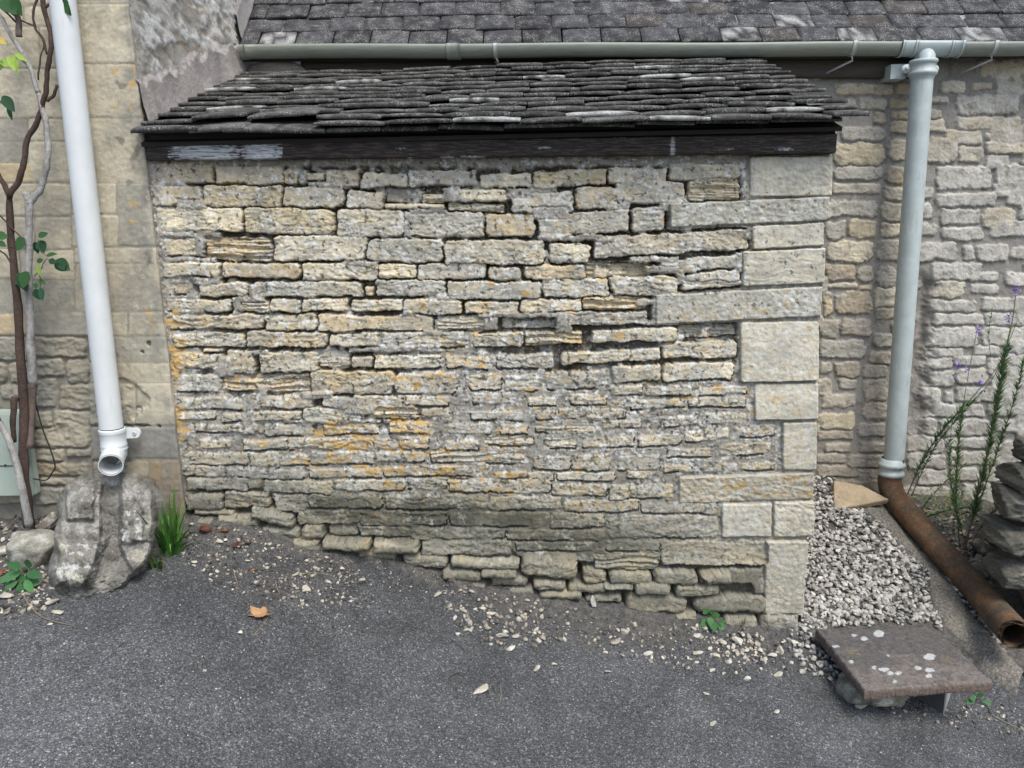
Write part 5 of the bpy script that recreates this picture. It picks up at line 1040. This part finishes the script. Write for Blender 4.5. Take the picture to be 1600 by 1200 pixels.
# loose chips one can point to: u, v, length px, height px, turn, label
CH = [(481,926,17,14,.3,'largest rounded pale stone on the dark asphalt, beside the debris left of centre'),(512,912,14,9,.5,'grey stone right of the largest rounded pale stone'),(494,893,9,7,0,'small cream stone above the largest rounded pale stone'),(462,900,14,4,-.7,'thin cream sliver of stone above the largest rounded pale stone'),
 (535,896,10,7,.2,'cream chip near the right end of the left debris patch'),(565,908,11,7,.1,'square cream chip at the right end of the left debris patch'),(548,940,8,6,0,'small cream chip below the square cream chip'),(345,853,12,8,.4,'pale chip near the red leaves at the foot of the wall'),
 (303,880,10,6,0,'flat pale chip beside the green grass tuft'),(386,880,10,6,0,'flat pale chip above the dried leaf'),(375,990,8,7,.3,'pair of pale chips on the asphalt just left of the dried leaf'),(320,1047,8,5,0,'lone cream chip on open asphalt at lower left'),
 (683,932,15,9,-.6,'white angled chip on the asphalt at the left end of the central rubble'),(715,993,10,8,0,'squarish white chip on the asphalt below the central rubble'),(730,970,9,6,.2,'small white chip left of the central rubble'),(752,1080,27,9,-.5,'long pale broken stone lying on the asphalt at lower centre'),
 (799,1014,20,8,-.7,'elongated cream chip pointing down to the right below the central rubble'),(785,994,20,8,.1,'flat grey-cream chip lowest in the central rubble heap'),(768,963,14,8,.1,'pale flat chip in the middle of the central rubble'),(790,990,9,9,0,'small pointed pale stone in the central rubble'),
 (839,1047,14,9,-.8,'bent cream chip, left one of the close pair right of centre'),(865,1040,11,6,.1,'oval white chip, right one of the close pair right of centre'),(927,958,9,24,.1,'upright pale splinter of stone leaning by the wall foot'),(962,1008,22,11,-.5,'grey-cream flat stone lying before the wall foot'),
 (975,992,13,12,.4,'white angular stone above the grey-cream flat stone'),(1013,1024,16,9,.0,'cream wedge-shaped chip alone on the asphalt'),(950,1051,12,5,.1,'small dark-edged chip on the asphalt below the grey-cream flat stone'),(1113,1048,10,7,-.5,'oval pale chip on the asphalt below the wall corner'),
 (1153,1011,22,15,.5,'large cream stone in the pile of chips near the wall corner'),(1128,1006,14,8,.1,'flat cream stone left of the large cream stone near the corner'),(1118,1025,12,7,.2,'flat pale stone at the bottom of the chip pile near the corner'),(1088,998,11,9,0,'whitish stone left of the chip pile near the corner'),
 (1090,1021,17,5,.0,'thin pale stone left of the chip pile bottom'),(1183,1013,9,13,.2,'upright cream chip right of the chip pile'),(1208,1028,16,10,.2,'rounded cream stone beside the upright oblong one'),(1218,1022,10,21,.1,'upright oblong pale stone left of the lichen-spotted slab'),
 (1218,1058,20,8,-.5,'pale sliver left of the slab propping stone'),(1169,1061,15,7,-.4,'white flat chip midway between the wall corner and lower edge'),(1253,1050,11,8,0,'round cream stone left of the spotted slab'),(1104,1086,10,7,.1,'white pebble alone on the asphalt below the corner chips'),
 (1215,1115,11,8,-.6,'angular white chip on the asphalt at lower right'),(1115,1132,11,6,-.5,'white oval chip near the bottom edge right of centre'),(1345,1105,24,10,-.4,'large cream stone on the ground below the left corner of the slab'),(1240,1010,14,9,0,'cream stone at the gravel edge by the wall corner'),
 (10,938,22,9,.1,'flat cream stone at the left edge below the green weed'),(52,926,12,7,.2,'grey chip below the green weed'),(59,945,13,7,.0,'yellowish flat chip beside the curved twig'),(85,945,20,10,-.4,'pale broken stone at the left foot of the gully block'),(89,960,19,6,.05,'narrow white chip in front of the gully block'),(78,978,7,5,0,'small white pebble under the curved twig')]
r = np.random.default_rng(77)
for i, (u_, v_, w_, h_, tw, lb) in enumerate(CH):
    p = ground_pt(u_, v_); s = float(np.linalg.norm(p-CAM))/FPX; sx, sz = w_*s/2*1.05, max(h_*s/2, .005)
    col = np.array([(0.50, 0.46, 0.37), (0.56, 0.53, 0.45), (0.44, 0.41, 0.34)][i % 3])*(0.8 if 'grey' in lb else 1)
    up = h_ > w_*1.3
    o = rock_obj('stone_chip', lb, 'stone chip', p+np.array([0, 0, sz*.55]), (sx, min(sx, sz)*1.1 if up else max(sz*.9, sx*.55), sz*(1 if up else .7)), (0, tw*.5, -tw*.8), 500+i, col, M_pebble, 'loose stone chips on the asphalt', 3, 14, .03, .58, lich=.15)

# ------------------------------------------------------------------ plants
def leaf_geo(base, d, up, L, W, n=6, fold=.25, droop=.3, prof=None, nw=2):
    """one leaf blade starting at base along d; up = rough normal"""
    d = np.array(d, float); d /= np.linalg.norm(d); up = np.array(up, float); s_ = np.cross(d, up); s_ /= np.linalg.norm(s_)+1e-9; nrm = np.cross(s_, d)
    t = np.linspace(0, 1, n+1); wv = np.sin(np.pi*np.clip(t, .02, .985)**.8)**.8 if prof is None else np.interp(t, *prof)
    V_ = []
    for q, w_ in zip(t, wv):
        c = np.array(base)+d*L*q-nrm*0+np.array([0, 0, -droop*L*q*q])
        for s in (-1, 0, 1): V_.append(c+s_*s*w_*W/2+nrm*abs(s)*fold*w_*W/2)
    return np.array(V_), [tuple(f) for f in grid_faces(n+1, 3)]
def path_w(pts, y): return np.array([py(p[0], p[1], (p[2] if len(p) > 2 else y)) for p in pts])
# -- climber on the left
vine = empty('climbing_shrub', 'woody climber with brown and grey stems and sparse green leaves against the ashlar house', 'climber')
mb = MB(); r = np.random.default_rng(5)
def stem(mbx, pts, r0, r1, col, y=2.88, seg=10, rough=.35):
    P = smooth_path(path_w(pts, y), 5); n = len(P); P = P+0.003*np.stack([pn(np.arange(n)*.35, np.full(n, q*3.), q) for q in range(3)], -1); rad = .78*np.linspace(r0, r1, n)*(1+.12*pn(np.arange(n)*.5, np.zeros(n), 7))
    V_, F = tube(P, rad, seg, True, rough=rough, seed=len(pts)); a_ = fbm(V_[:, 0]*30, V_[:, 2]*8, 4, 95)
    c = np.tile(np.array(col), (len(V_), 1))*(1+.5*a_)[:, None]
    if col[0] > .3: c = mixc(c, (0.14, 0.12, 0.10), .6*sm(.1, .35, a_)); c = mixc(c, (0.62, 0.62, 0.58), .6*sm(.1, .35, -a_))
    mbx.add(V_, F, c)
BR = (0.095, 0.065, 0.052); GY_ = (0.40, 0.385, 0.36)
stem(mb, [(46,822,2.86),(40,770,2.86),(37,700,2.87),(38,640,2.88),(32,560,2.88),(28,480,2.88),(20,400,2.89),(16,350,2.89),(15,305,2.89)], .026, .014, BR)
stem(mb, [(15,305),(30,280),(38,250),(42,220),(58,190),(66,165)], .014, .011, BR); stem(mb, [(66,165),(72,140),(74,110),(80,72),(76,40),(68,10),(66,-40)], .011, .010, BR)
stem(mb, [(15,308),(4,285),(-10,262),(-40,230)], .012, .009, BR); stem(mb, [(74,158),(84,148),(90,132)], .008, .007, BR)
stem(mb, [(74,85),(66,60),(56,45),(52,20),(60,-10)], .006, .005, BR); stem(mb, [(72,12),(82,0),(88,-20)], .006, .006, BR)
stem(mb, [(60,125),(62,95),(70,70)], .004, .003, BR); stem(mb, [(-10,385),(10,400),(24,425)], .004, .004, BR); stem(mb, [(-6,330),(12,350),(40,378)], .004, .003, BR)
stem(mb, [(24,620,2.86),(20,650,2.85),(22,690,2.86)], .016, .012, BR); stem(mb, [(-8,640,2.84),(10,680,2.84)], .008, .008, BR)
stem(mb, [(30,40),(8,18),(-10,5)], .004, .004, BR); stem(mb, [(56,42),(30,30),(10,15)], .004, .003, BR)
mb.build('brown_stem', M_bark, vine)
mb = MB()
stem(mb, [(52,600,2.90),(48,550),(47,500),(44,440),(45,380),(46,320),(50,306)], .020, .016, GY_); stem(mb, [(46,318),(52,310),(64,295),(72,262),(75,225),(70,185),(60,145)], .016, .012, GY_)
stem(mb, [(60,146),(46,105),(30,75),(14,50),(0,25),(-20,-10)], .011, .008, GY_); stem(mb, [(40,302),(45,312)], .014, .016, GY_)
stem(mb, [(52,598,2.90),(48,640,2.90),(46,700,2.88)], .020, .022, (.17, .13, .11)); stem(mb, [(0,660,2.84),(14,690,2.82),(26,725,2.82),(36,770,2.82),(46,822,2.84)], .014, .020, GY_)
stem(mb, [(30,58),(28,30),(24,10)], .014, .010, (.2, .17, .14))
mb.build('grey_stem', M_bark, vine)
def leafs(name, L, parent, r, y=2.86, prof=None):
    mbx = MB()
    for (u_, v_, du, dv, ln, wd, col) in L:
        s = 2.86/FPX; p = py(u_, v_, y+r.uniform(-.02, .03)); d = np.array([du, r.uniform(-.35, .1), -dv]); up = np.array([r.normal()*.3, -1, .5+r.normal()*.2])
        V_, F = leaf_geo(p, d, up, ln*s, wd*s, 7, .15, .15, prof); mbx.add(V_, F, np.array(col)*r.uniform(.8, 1.2))
    return mbx.build(name, M_leaf, parent)
LG = (0.26, 0.38, 0.07); DG = (0.022, 0.065, 0.028); MG = (0.035, 0.095, 0.03)
LL = [(0,95,1,.3,22,14,LG),(12,88,.6,1,22,10,LG),(22,86,.2,1,26,11,LG),(30,84,.7,.7,22,10,LG),(24,84,1,.5,20,8,LG),(0,110,.5,-1,18,10,LG),(4,-4,.8,.7,34,26,MG),(18,-6,.5,1,26,18,MG),(92,-4,.7,1,26,16,MG),(102,-2,.2,1,20,12,MG),(4,150,.6,.8,24,16,DG),(0,158,1,.2,18,12,DG),(12,165,.3,1,20,8,MG),(-6,60,1,.4,16,10,(.5,.38,.08)),
      (38,372,-.8,.8,22,18,MG),(55,378,.1,1,16,16,DG),(60,370,1,-.5,18,10,MG),(62,376,.4,1,18,18,DG),(-4,368,1,0,16,14,MG),(-4,378,1,.4,14,10,MG),(58,410,1,-.6,12,9,MG),(72,400,1,-.3,20,9,MG),(76,408,1,0,18,10,DG),(86,408,.9,.5,24,22,DG),(92,404,.5,1,18,16,DG),(40,430,-.9,.5,22,18,MG),(42,424,-.3,1,24,18,MG),(34,428,-.3,1,20,14,DG),(36,440,.3,1,14,12,MG),(60,438,1,.3,14,8,MG),(54,452,.5,1,16,14,DG),(64,450,.2,1,18,11,DG),(56,442,-.2,.9,8,8,MG),(60,415,.1,1,14,10,LG)]
leafs('leaves', LL, vine, r)
mb = MB()
for pp in ([(54,432),(64,420),(72,405),(80,408),(92,410)], [(60,375),(62,392),(76,400)], [(60,424),(64,440),(62,452)]): stem(mb, pp, .0022, .0016, (.10, .14, .05), 2.87, 6, 0)
mb.build('twig', M_bark, vine)
# -- cable
V_, F = tube(smooth_path(path_w([(50,592),(56,630),(66,668),(78,700),(86,727),(82,738),(72,750),(52,748)], 2.925), 6), .0028, 6); cb = mesh_np('cable', V_, F, M_cable, None); tag(cb, 'thin black cable hanging down the rubble base of the house', 'cable')
# -- sage box
bx_ = empty('meter_box', 'sage green enamel box standing behind the climber stems at the left edge', 'box')
x0_, x1_ = float(py(-60, 700, 2.92)[0]), float(py(43, 700, 2.92)[0]); z0_, z1_, zm_ = (float(py(20, q, 2.80)[2]) for q in (772, 657, 742))
YB = 0.115
def rbox(name, x0, x1, y0, y1, z0, z1, mat, parent, bv=.006):
    bm = bmesh.new(); bmesh.ops.create_cube(bm, size=1); 
    for v__ in bm.verts: v__.co = ((x0+x1)/2+v__.co.x*(x1-x0), (y0+y1)/2+v__.co.y*(y1-y0), (z0+z1)/2+v__.co.z*(z1-z0))
    bmesh.ops.bevel(bm, geom=list(bm.edges), offset=bv, segments=2, affect='EDGES'); me = bpy.data.meshes.new(name); bm.to_mesh(me); bm.free(); me.materials.append(mat); o = bpy.data.objects.new(name, me); COL.objects.link(o); o.parent = parent; return o
rbox('door', x0_, x1_-.006, 2.915, 2.93, zm_, z1_, M_box, bx_, .004); rbox('body', x0_, x1_, 2.932, 2.968, z0_-.05, z1_+.008, M_box, bx_); rbox('base_panel', x0_, x1_-.004, 2.918, 2.931, z0_-.05, zm_-.004, M_box, bx_, .003)
V_, F = lathe([(0, -.002), (.004, -.002), (.004, .002), (0, .002)], 12); mesh_np('lock', np.array(V_)@rotm(math.pi/2, 0, 0).T+py(8, 727, 2.913), F, M_cable, bx_)
# -- grass tuft
def tuft(name, label, cat, u_, v_, n, Lr, spread, cols, seed, wd=.011, lean=(0, 0)):
    r = np.random.default_rng(seed); mbx = MB(); p0 = ground_pt(u_, v_)
    for i in range(n):
        a_ = r.uniform(0, 6.28); q = r.random(); d = np.array([math.cos(a_)*spread*q+lean[0], math.sin(a_)*spread*q*.6-.1+lean[1], 1.0]); L = r.uniform(*Lr)
        V_, F = leaf_geo(p0+np.array([r.normal()*.015, r.normal()*.012, -.01]), d, (math.cos(a_), math.sin(a_)-.6, .2), L, wd*r.uniform(.7, 1.2), 10, .25, r.uniform(.1, .6)*q*1.3, ([0, .15, .6, 1], [.6, 1, .75, .03])); c = np.array(cols[r.integers(0, len(cols))])*r.uniform(.8, 1.2)
        t_ = np.repeat(np.linspace(0, 1, 11), 3); mbx.add(V_, F, mixc(np.tile(c, (33, 1)), (.25, .30, .08), t_**3*.5))
    return tag(mbx.build(name, M_leaf), label, cat)
tuft('grass_tuft', 'bright green strappy grass tuft growing beside the gully block', 'grass tuft', 268, 864, 75, (.15, .34), .75, [(.06, .18, .03), (.09, .24, .045), (.05, .15, .03)], 3, .014, (.16, 0))
tuft('grass_tuft', 'low dull green grass hanging behind the right foot of the gully block', 'grass tuft', 246, 884, 30, (.08, .16), .9, [(.06, .14, .03), (.10, .16, .05)], 4, .008, (-.2, -.3))
tuft('grass_tuft', 'sparse thin grass at the foot of the wall near its right corner', 'grass tuft', 1160, 986, 16, (.04, .085), .7, [(.09, .13, .05), (.20, .19, .10)], 5, .004)
def weed(name, label, u_, v_, L, seed, cols):
    r = np.random.default_rng(seed); mbx = MB(); sm_ = MB(); p0 = ground_pt(u_, v_)
    for (dx, dz, ln, wd, du, dv) in L:
        p = p0+np.array([dx, -.02+r.uniform(-.02, .02), dz]); d = np.array([du, r.uniform(-.5, -.1), dv]); V_, F = leaf_geo(p, d, (0, -1, .8), ln, wd, 8, .12, .25); mbx.add(V_, F, np.array(cols[r.integers(0, len(cols))])*r.uniform(.85, 1.15))
        V_, F = tube([p0, p0*.4+p*.6+np.array([0, 0, .01]), p], .0016, 5); sm_.add(V_, F, (.12, .16, .06))
    e = empty(name, label, 'weed'); mbx.build('leaves', M_leaf, e); sm_.build('stem', M_leaf, e); return e
weed('weed', 'broad-leaved green weed growing in front of the pale grey boulder at left', 42, 915, [(.0,.07,.06,.032,-.5,.8),(.02,.065,.055,.03,.1,1),(.025,.055,.07,.034,1,.15),(-.01,.05,.075,.036,-1,-.1),(0,.04,.06,.04,-.6,-.7),(.01,.04,.05,.04,.3,-.8),(.02,.03,.05,.03,.8,-.5),(-.02,.02,.05,.03,-.9,-.3),(0,.02,.05,.03,.2,-.9),(.03,.02,.04,.03,.7,.1)], 6, [(.045,.13,.045),(.06,.17,.055)])
weed('weed', 'small round-leaved green weed at the foot of the lean-to wall', 1108, 983, [(-.015,.045,.035,.03,-.4,.8),(0,.05,.03,.026,.1,1),(.01,.03,.035,.03,.6,.4),(.005,.015,.035,.032,.2,-.6),(.03,.0,.03,.03,.8,-.4),(-.01,.01,.035,.03,-.8,-.2),(.035,.02,.025,.02,.9,.3),(.0,.03,.03,.03,-.1,-.3)], 7, [(.045,.13,.035),(.06,.17,.05)])
weed('weed', 'little green seedling under the right side of the spotted slab', 1525, 1095, [(-.02,.02,.03,.022,-.6,.4),(.0,.02,.03,.02,.3,.5),(.015,.01,.03,.02,.7,.0),(-.03,.01,.03,.02,-.9,.1)], 8, [(.05,.16,.05)])
# -- purple toadflax
tf = empty('purple_flowering_plant', 'tall spindly plant with needle leaves and small purple flowers beside the right-hand wall', 'flowering plant')
r = np.random.default_rng(9)
ST_ = [([(1508,858,3.60),(1524,790,3.60),(1545,700,3.60),(1560,620,3.60),(1572,550,3.62),(1582,500,3.64),(1588,452,3.65)], .0045, (.12, .70), 300, 19, 1.0), ([(1500,855,3.62),(1494,780,3.62),(1497,700,3.62),(1504,640,3.64),(1514,580,3.65),(1527,515,3.66)], .0030, (.15, .62), 130, 15, 1.0),
       ([(1512,860,3.58),(1492,790,3.60),(1484,720,3.62),(1488,650,3.66)], .0025, (.15, .8), 90, 13, .8), ([(1418,772,3.85),(1444,715,3.83),(1478,665,3.80),(1520,620,3.78),(1560,570,3.76),(1590,500,3.74)], .0032, (.08, .55), 90, 15, .9), ([(1424,775,3.80),(1460,700,3.80),(1508,640,3.78),(1552,590,3.78),(1577,520,3.76),(1574,496,3.76)], .0026, (.08, .5), 60, 13, .9),
       ([(1514,856,3.62),(1540,812,3.6),(1570,780,3.6),(1588,745,3.6)], .002, (.2, .95), 60, 13, .7), ([(1506,852,3.64),(1553,720,3.62),(1580,640,3.62),(1600,560,3.62),(1606,480,3.62)], .0028, (.1, .75), 120, 14, .8), ([(1548,560,3.7),(1545,520,3.7),(1551,478,3.7)], .0015, (.3, .9), 14, 8, .6), ([(1430,812,3.85),(1470,800,3.8),(1520,790,3.75)], .002, (.1, .9), 60, 14, .8), ([(1435,800,3.9),(1470,760,3.88),(1515,720,3.86)], .0016, (.1, .9), 30, 11, .8)]
for pts, rd, (f0, f1), nl, ll, pw in ST_:
    P = smooth_path(path_w(pts, 3.6), 8); V_, F = tube(P, np.linspace(rd, rd*.4, len(P)), 6); n_ = len(P)
    c = mixc(np.tile(np.array((.13, .15, .07)), (len(V_), 1)), (.16, .10, .07), np.repeat(np.linspace(1, 0, n_)**2, 6)[:, None][:, 0]); st_ = mesh_np('stem', V_, F, M_leaf, tf, c)
    mbx = MB()
    for i in range(int(nl*2.4)):
        q = f0+(f1-f0)*r.random(); x = q*(n_-1); i0 = min(int(x), n_-2); p = P[i0]+(P[i0+1]-P[i0])*(x-i0); d = P[i0+1]-P[i0]; d /= np.linalg.norm(d); a_ = r.uniform(0, 6.28); sd_ = np.array([math.cos(a_), math.sin(a_), 0.])
        dd_ = d*r.uniform(.5, 1.1)+sd_*r.uniform(.5, 1.0); V_, F = leaf_geo(p, dd_, np.cross(dd_, (sd_[1], -sd_[0], .1)), ll*.0039*r.uniform(.6, 1.2)*(1-.4*q), .0075, 4, .1, .12, ([0, .3, 1], [.5, 1, .05])); mbx.add(V_, F, np.array([(.13, .22, .10), (.17, .27, .13), (.10, .18, .08), (.24, .27, .12)][r.integers(0, 4)]))
    mbx.build('leaves', M_leaf, st_)
for (u_, v_, y_, n_) in [(1587,458,3.65,9),(1575,500,3.76,9),(1527,518,3.66,9),(1497,570,3.72,6),(1511,575,3.72,7),(1532,600,3.74,8),(1490,588,3.72,4),(1590,448,3.65,4)]:
    mbx = MB()
    for i in range(n_*2):
        p = py(u_+r.normal()*3, v_+r.normal()*4.5, y_+r.normal()*.006); d = r.normal(size=3); d[2] = abs(d[2])*.7; V_, F = leaf_geo(p, d, r.normal(size=3), .012, .008, 3, .4, -.1); mbx.add(V_, F, np.array([(.26, .16, .55), (.34, .22, .62), (.2, .12, .42)][r.integers(0, 3)]))
    mbx.build('flower', M_leaf, tf)
# low foliage behind the rusty pipe
e = MB()
for i in range(420):
    u_, v_ = r.normal(1480, 34), r.normal(800, 16)
    if not (1422 < u_ < 1560 and 770 < v_ < 842): continue
    p = ground_pt(u_, v_, r.uniform(0, .05)); d = np.array([r.normal(), r.normal()*.5-.3, r.uniform(.1, 1)]); V_, F = leaf_geo(p, d, (0, -.4, 1), r.uniform(.015, .04), r.uniform(.003, .007), 3, .1, .2); e.add(V_, F, np.array([(.10, .19, .05), (.20, .25, .07), (.07, .14, .04), (.28, .24, .12)][r.integers(0, 4)]))
tag(e.build('ground_foliage', M_leaf), 'low feathery green growth behind the rusty pipe elbow', 'foliage', kind='stuff')

# ------------------------------------------------------------------ dead leaves and twigs
def dead_leaf(label, u_, v_, sz, rot, col, seed, group=None):
    r = np.random.default_rng(seed); n = 26; th = np.linspace(0, 2*math.pi, n, endpoint=False); R_ = 1+.22*np.sin(th*5+seed)+.16*r.normal(size=n)*.5
    V_ = [(0, 0, .0)]; 
    for q in (.35, .7, 1.0):
        for t, rr in zip(th, R_): V_.append((q*rr*math.cos(t)*1.25, q*rr*math.sin(t)*.8, .35*(q*rr*math.sin(t))**2*1.2+.18*math.sin(3*t+seed)*q*q+.08*math.cos(q*7)))
    V_ = np.array(V_)*sz; V_[:, 2] -= V_[:, 2].min(); F = [(0, 1+i, 1+(i+1) % n) for i in range(n)]
    for k_ in range(2):
        o_ = 1+k_*n; F += [(o_+i, o_+n+i, o_+n+(i+1) % n, o_+(i+1) % n) for i in range(n)]
    p = ground_pt(u_, v_, .003); c = np.array(col)*np.ones((len(V_), 3)); c *= (1+.35*fbm(V_[:, 0]*60, V_[:, 1]*60, 3, seed))[:, None]
    o = mesh_np('dead_leaf', V_@rotm(.25, .1, rot).T, F, M_leaf, None, c); o.location = tuple(p); sd_ = o.modifiers.new('t', 'SOLIDIFY'); sd_.thickness = .0008
    return tag(o, label, 'dead leaf', group)
lf_ = dead_leaf('large curled tan dead leaf lying alone on the asphalt', 405, 964, .030, .3, (.40, .23, .11), 3)
mb = MB(); V_, F = tube([ground_pt(425, 960, .008), ground_pt(412, 978, .006), ground_pt(394, 996, .003)], .0012, 5); mb.add(V_, F, (.36, .26, .12)); o = mb.build('leaf_stalk', M_bark, lf_); o.matrix_parent_inverse = Matrix.Translation(-Vector(lf_.location))
for i, (u_, v_, s_, c_, lb) in enumerate([(322,838,.022,(.10,.035,.022),'dark red dead leaf by the wall foot near the grass tuft'),(372,858,.020,(.08,.035,.03),'dark maroon dead leaf in the debris below the left end of the wall'),(386,853,.018,(.10,.055,.045),'purplish brown dead leaf beside the dark maroon one'),(350,840,.016,(.20,.09,.03),'small orange-red dead leaf near the wall foot'),(68,802,.026,(.36,.15,.04),'orange-brown dead leaf against the house behind the gully block'),(108,760,.020,(.24,.09,.03),'red-brown dead leaf caught at the top left of the gully block'),
      (4,812,.024,(.27,.11,.04),'rusty brown dead leaf at the left edge by the box'),(8,898,.014,(.26,.09,.03),'small red dead leaf left of the green weed'),(24,885,.012,(.22,.10,.04),'tiny brown dead leaf beside the pale boulder'),(396,893,.010,(.42,.16,.05),'tiny orange dead leaf above the large curled leaf'),(1390,785,.014,(.32,.10,.03),'small orange dead leaf under the rusty pipe elbow')]):
    dead_leaf(lb, u_, v_, s_, i*1.1, c_, 40+i, 'dead leaves along the wall foot')
def twig(label, pts, rd, col):
    P = smooth_path([ground_pt(a_, b_, .004+.004*(i % 2)) for i, (a_, b_) in enumerate(pts)], 5); V_, F = tube(P, np.linspace(rd, rd*.5, len(P)), 6, rough=.3)
    tag(mesh_np('twig', V_, F, M_bark, None, np.tile(np.array(col), (len(V_), 1))), label, 'twig')
twig('long curved pale twig on the asphalt in front of the green weed', [(36,930),(45,950),(62,966),(80,974),(115,978)], .0022, (.32, .25, .17))
twig('short straight straw above the large curled dead leaf', [(365,892),(368,904),(372,915)], .0016, (.42, .34, .2)); twig('thin dark twig on the asphalt right of the left debris', [(706,1003),(714,1010),(726,1019)], .0016, (.06, .045, .035))
twig('dark forked twig on the asphalt at lower centre left', [(702,1060),(712,1054),(724,1051)], .0016, (.06, .045, .035)); twig('curved dry stalk among the crumbs before the curled leaf', [(431,910),(433,922),(438,932)], .002, (.28, .25, .2))
twig('short grey stick lying on the pale gravel', [(1402,936),(1418,950),(1434,960)], .004, (.38, .36, .33)); twig('long pale stalk on the asphalt at the bottom right corner', [(1548,1118),(1570,1132),(1600,1146)], .0018, (.38, .34, .25))
twig('dark rough stick at the left edge below the white stones', [(-20,953),(5,954),(27,957)], .007, (.05, .042, .038)); twig('thin straw standing out of the central rubble', [(838,965),(841,985),(843,1008)], .0013, (.4, .34, .22)); twig('thin straw right of the leaf stalk', [(456,903),(490,901),(520,902)], .0012, (.42, .36, .22))
twig('thin straw on the asphalt at lower centre', [(782,1075),(783,1090),(779,1106)], .0012, (.36, .32, .22))
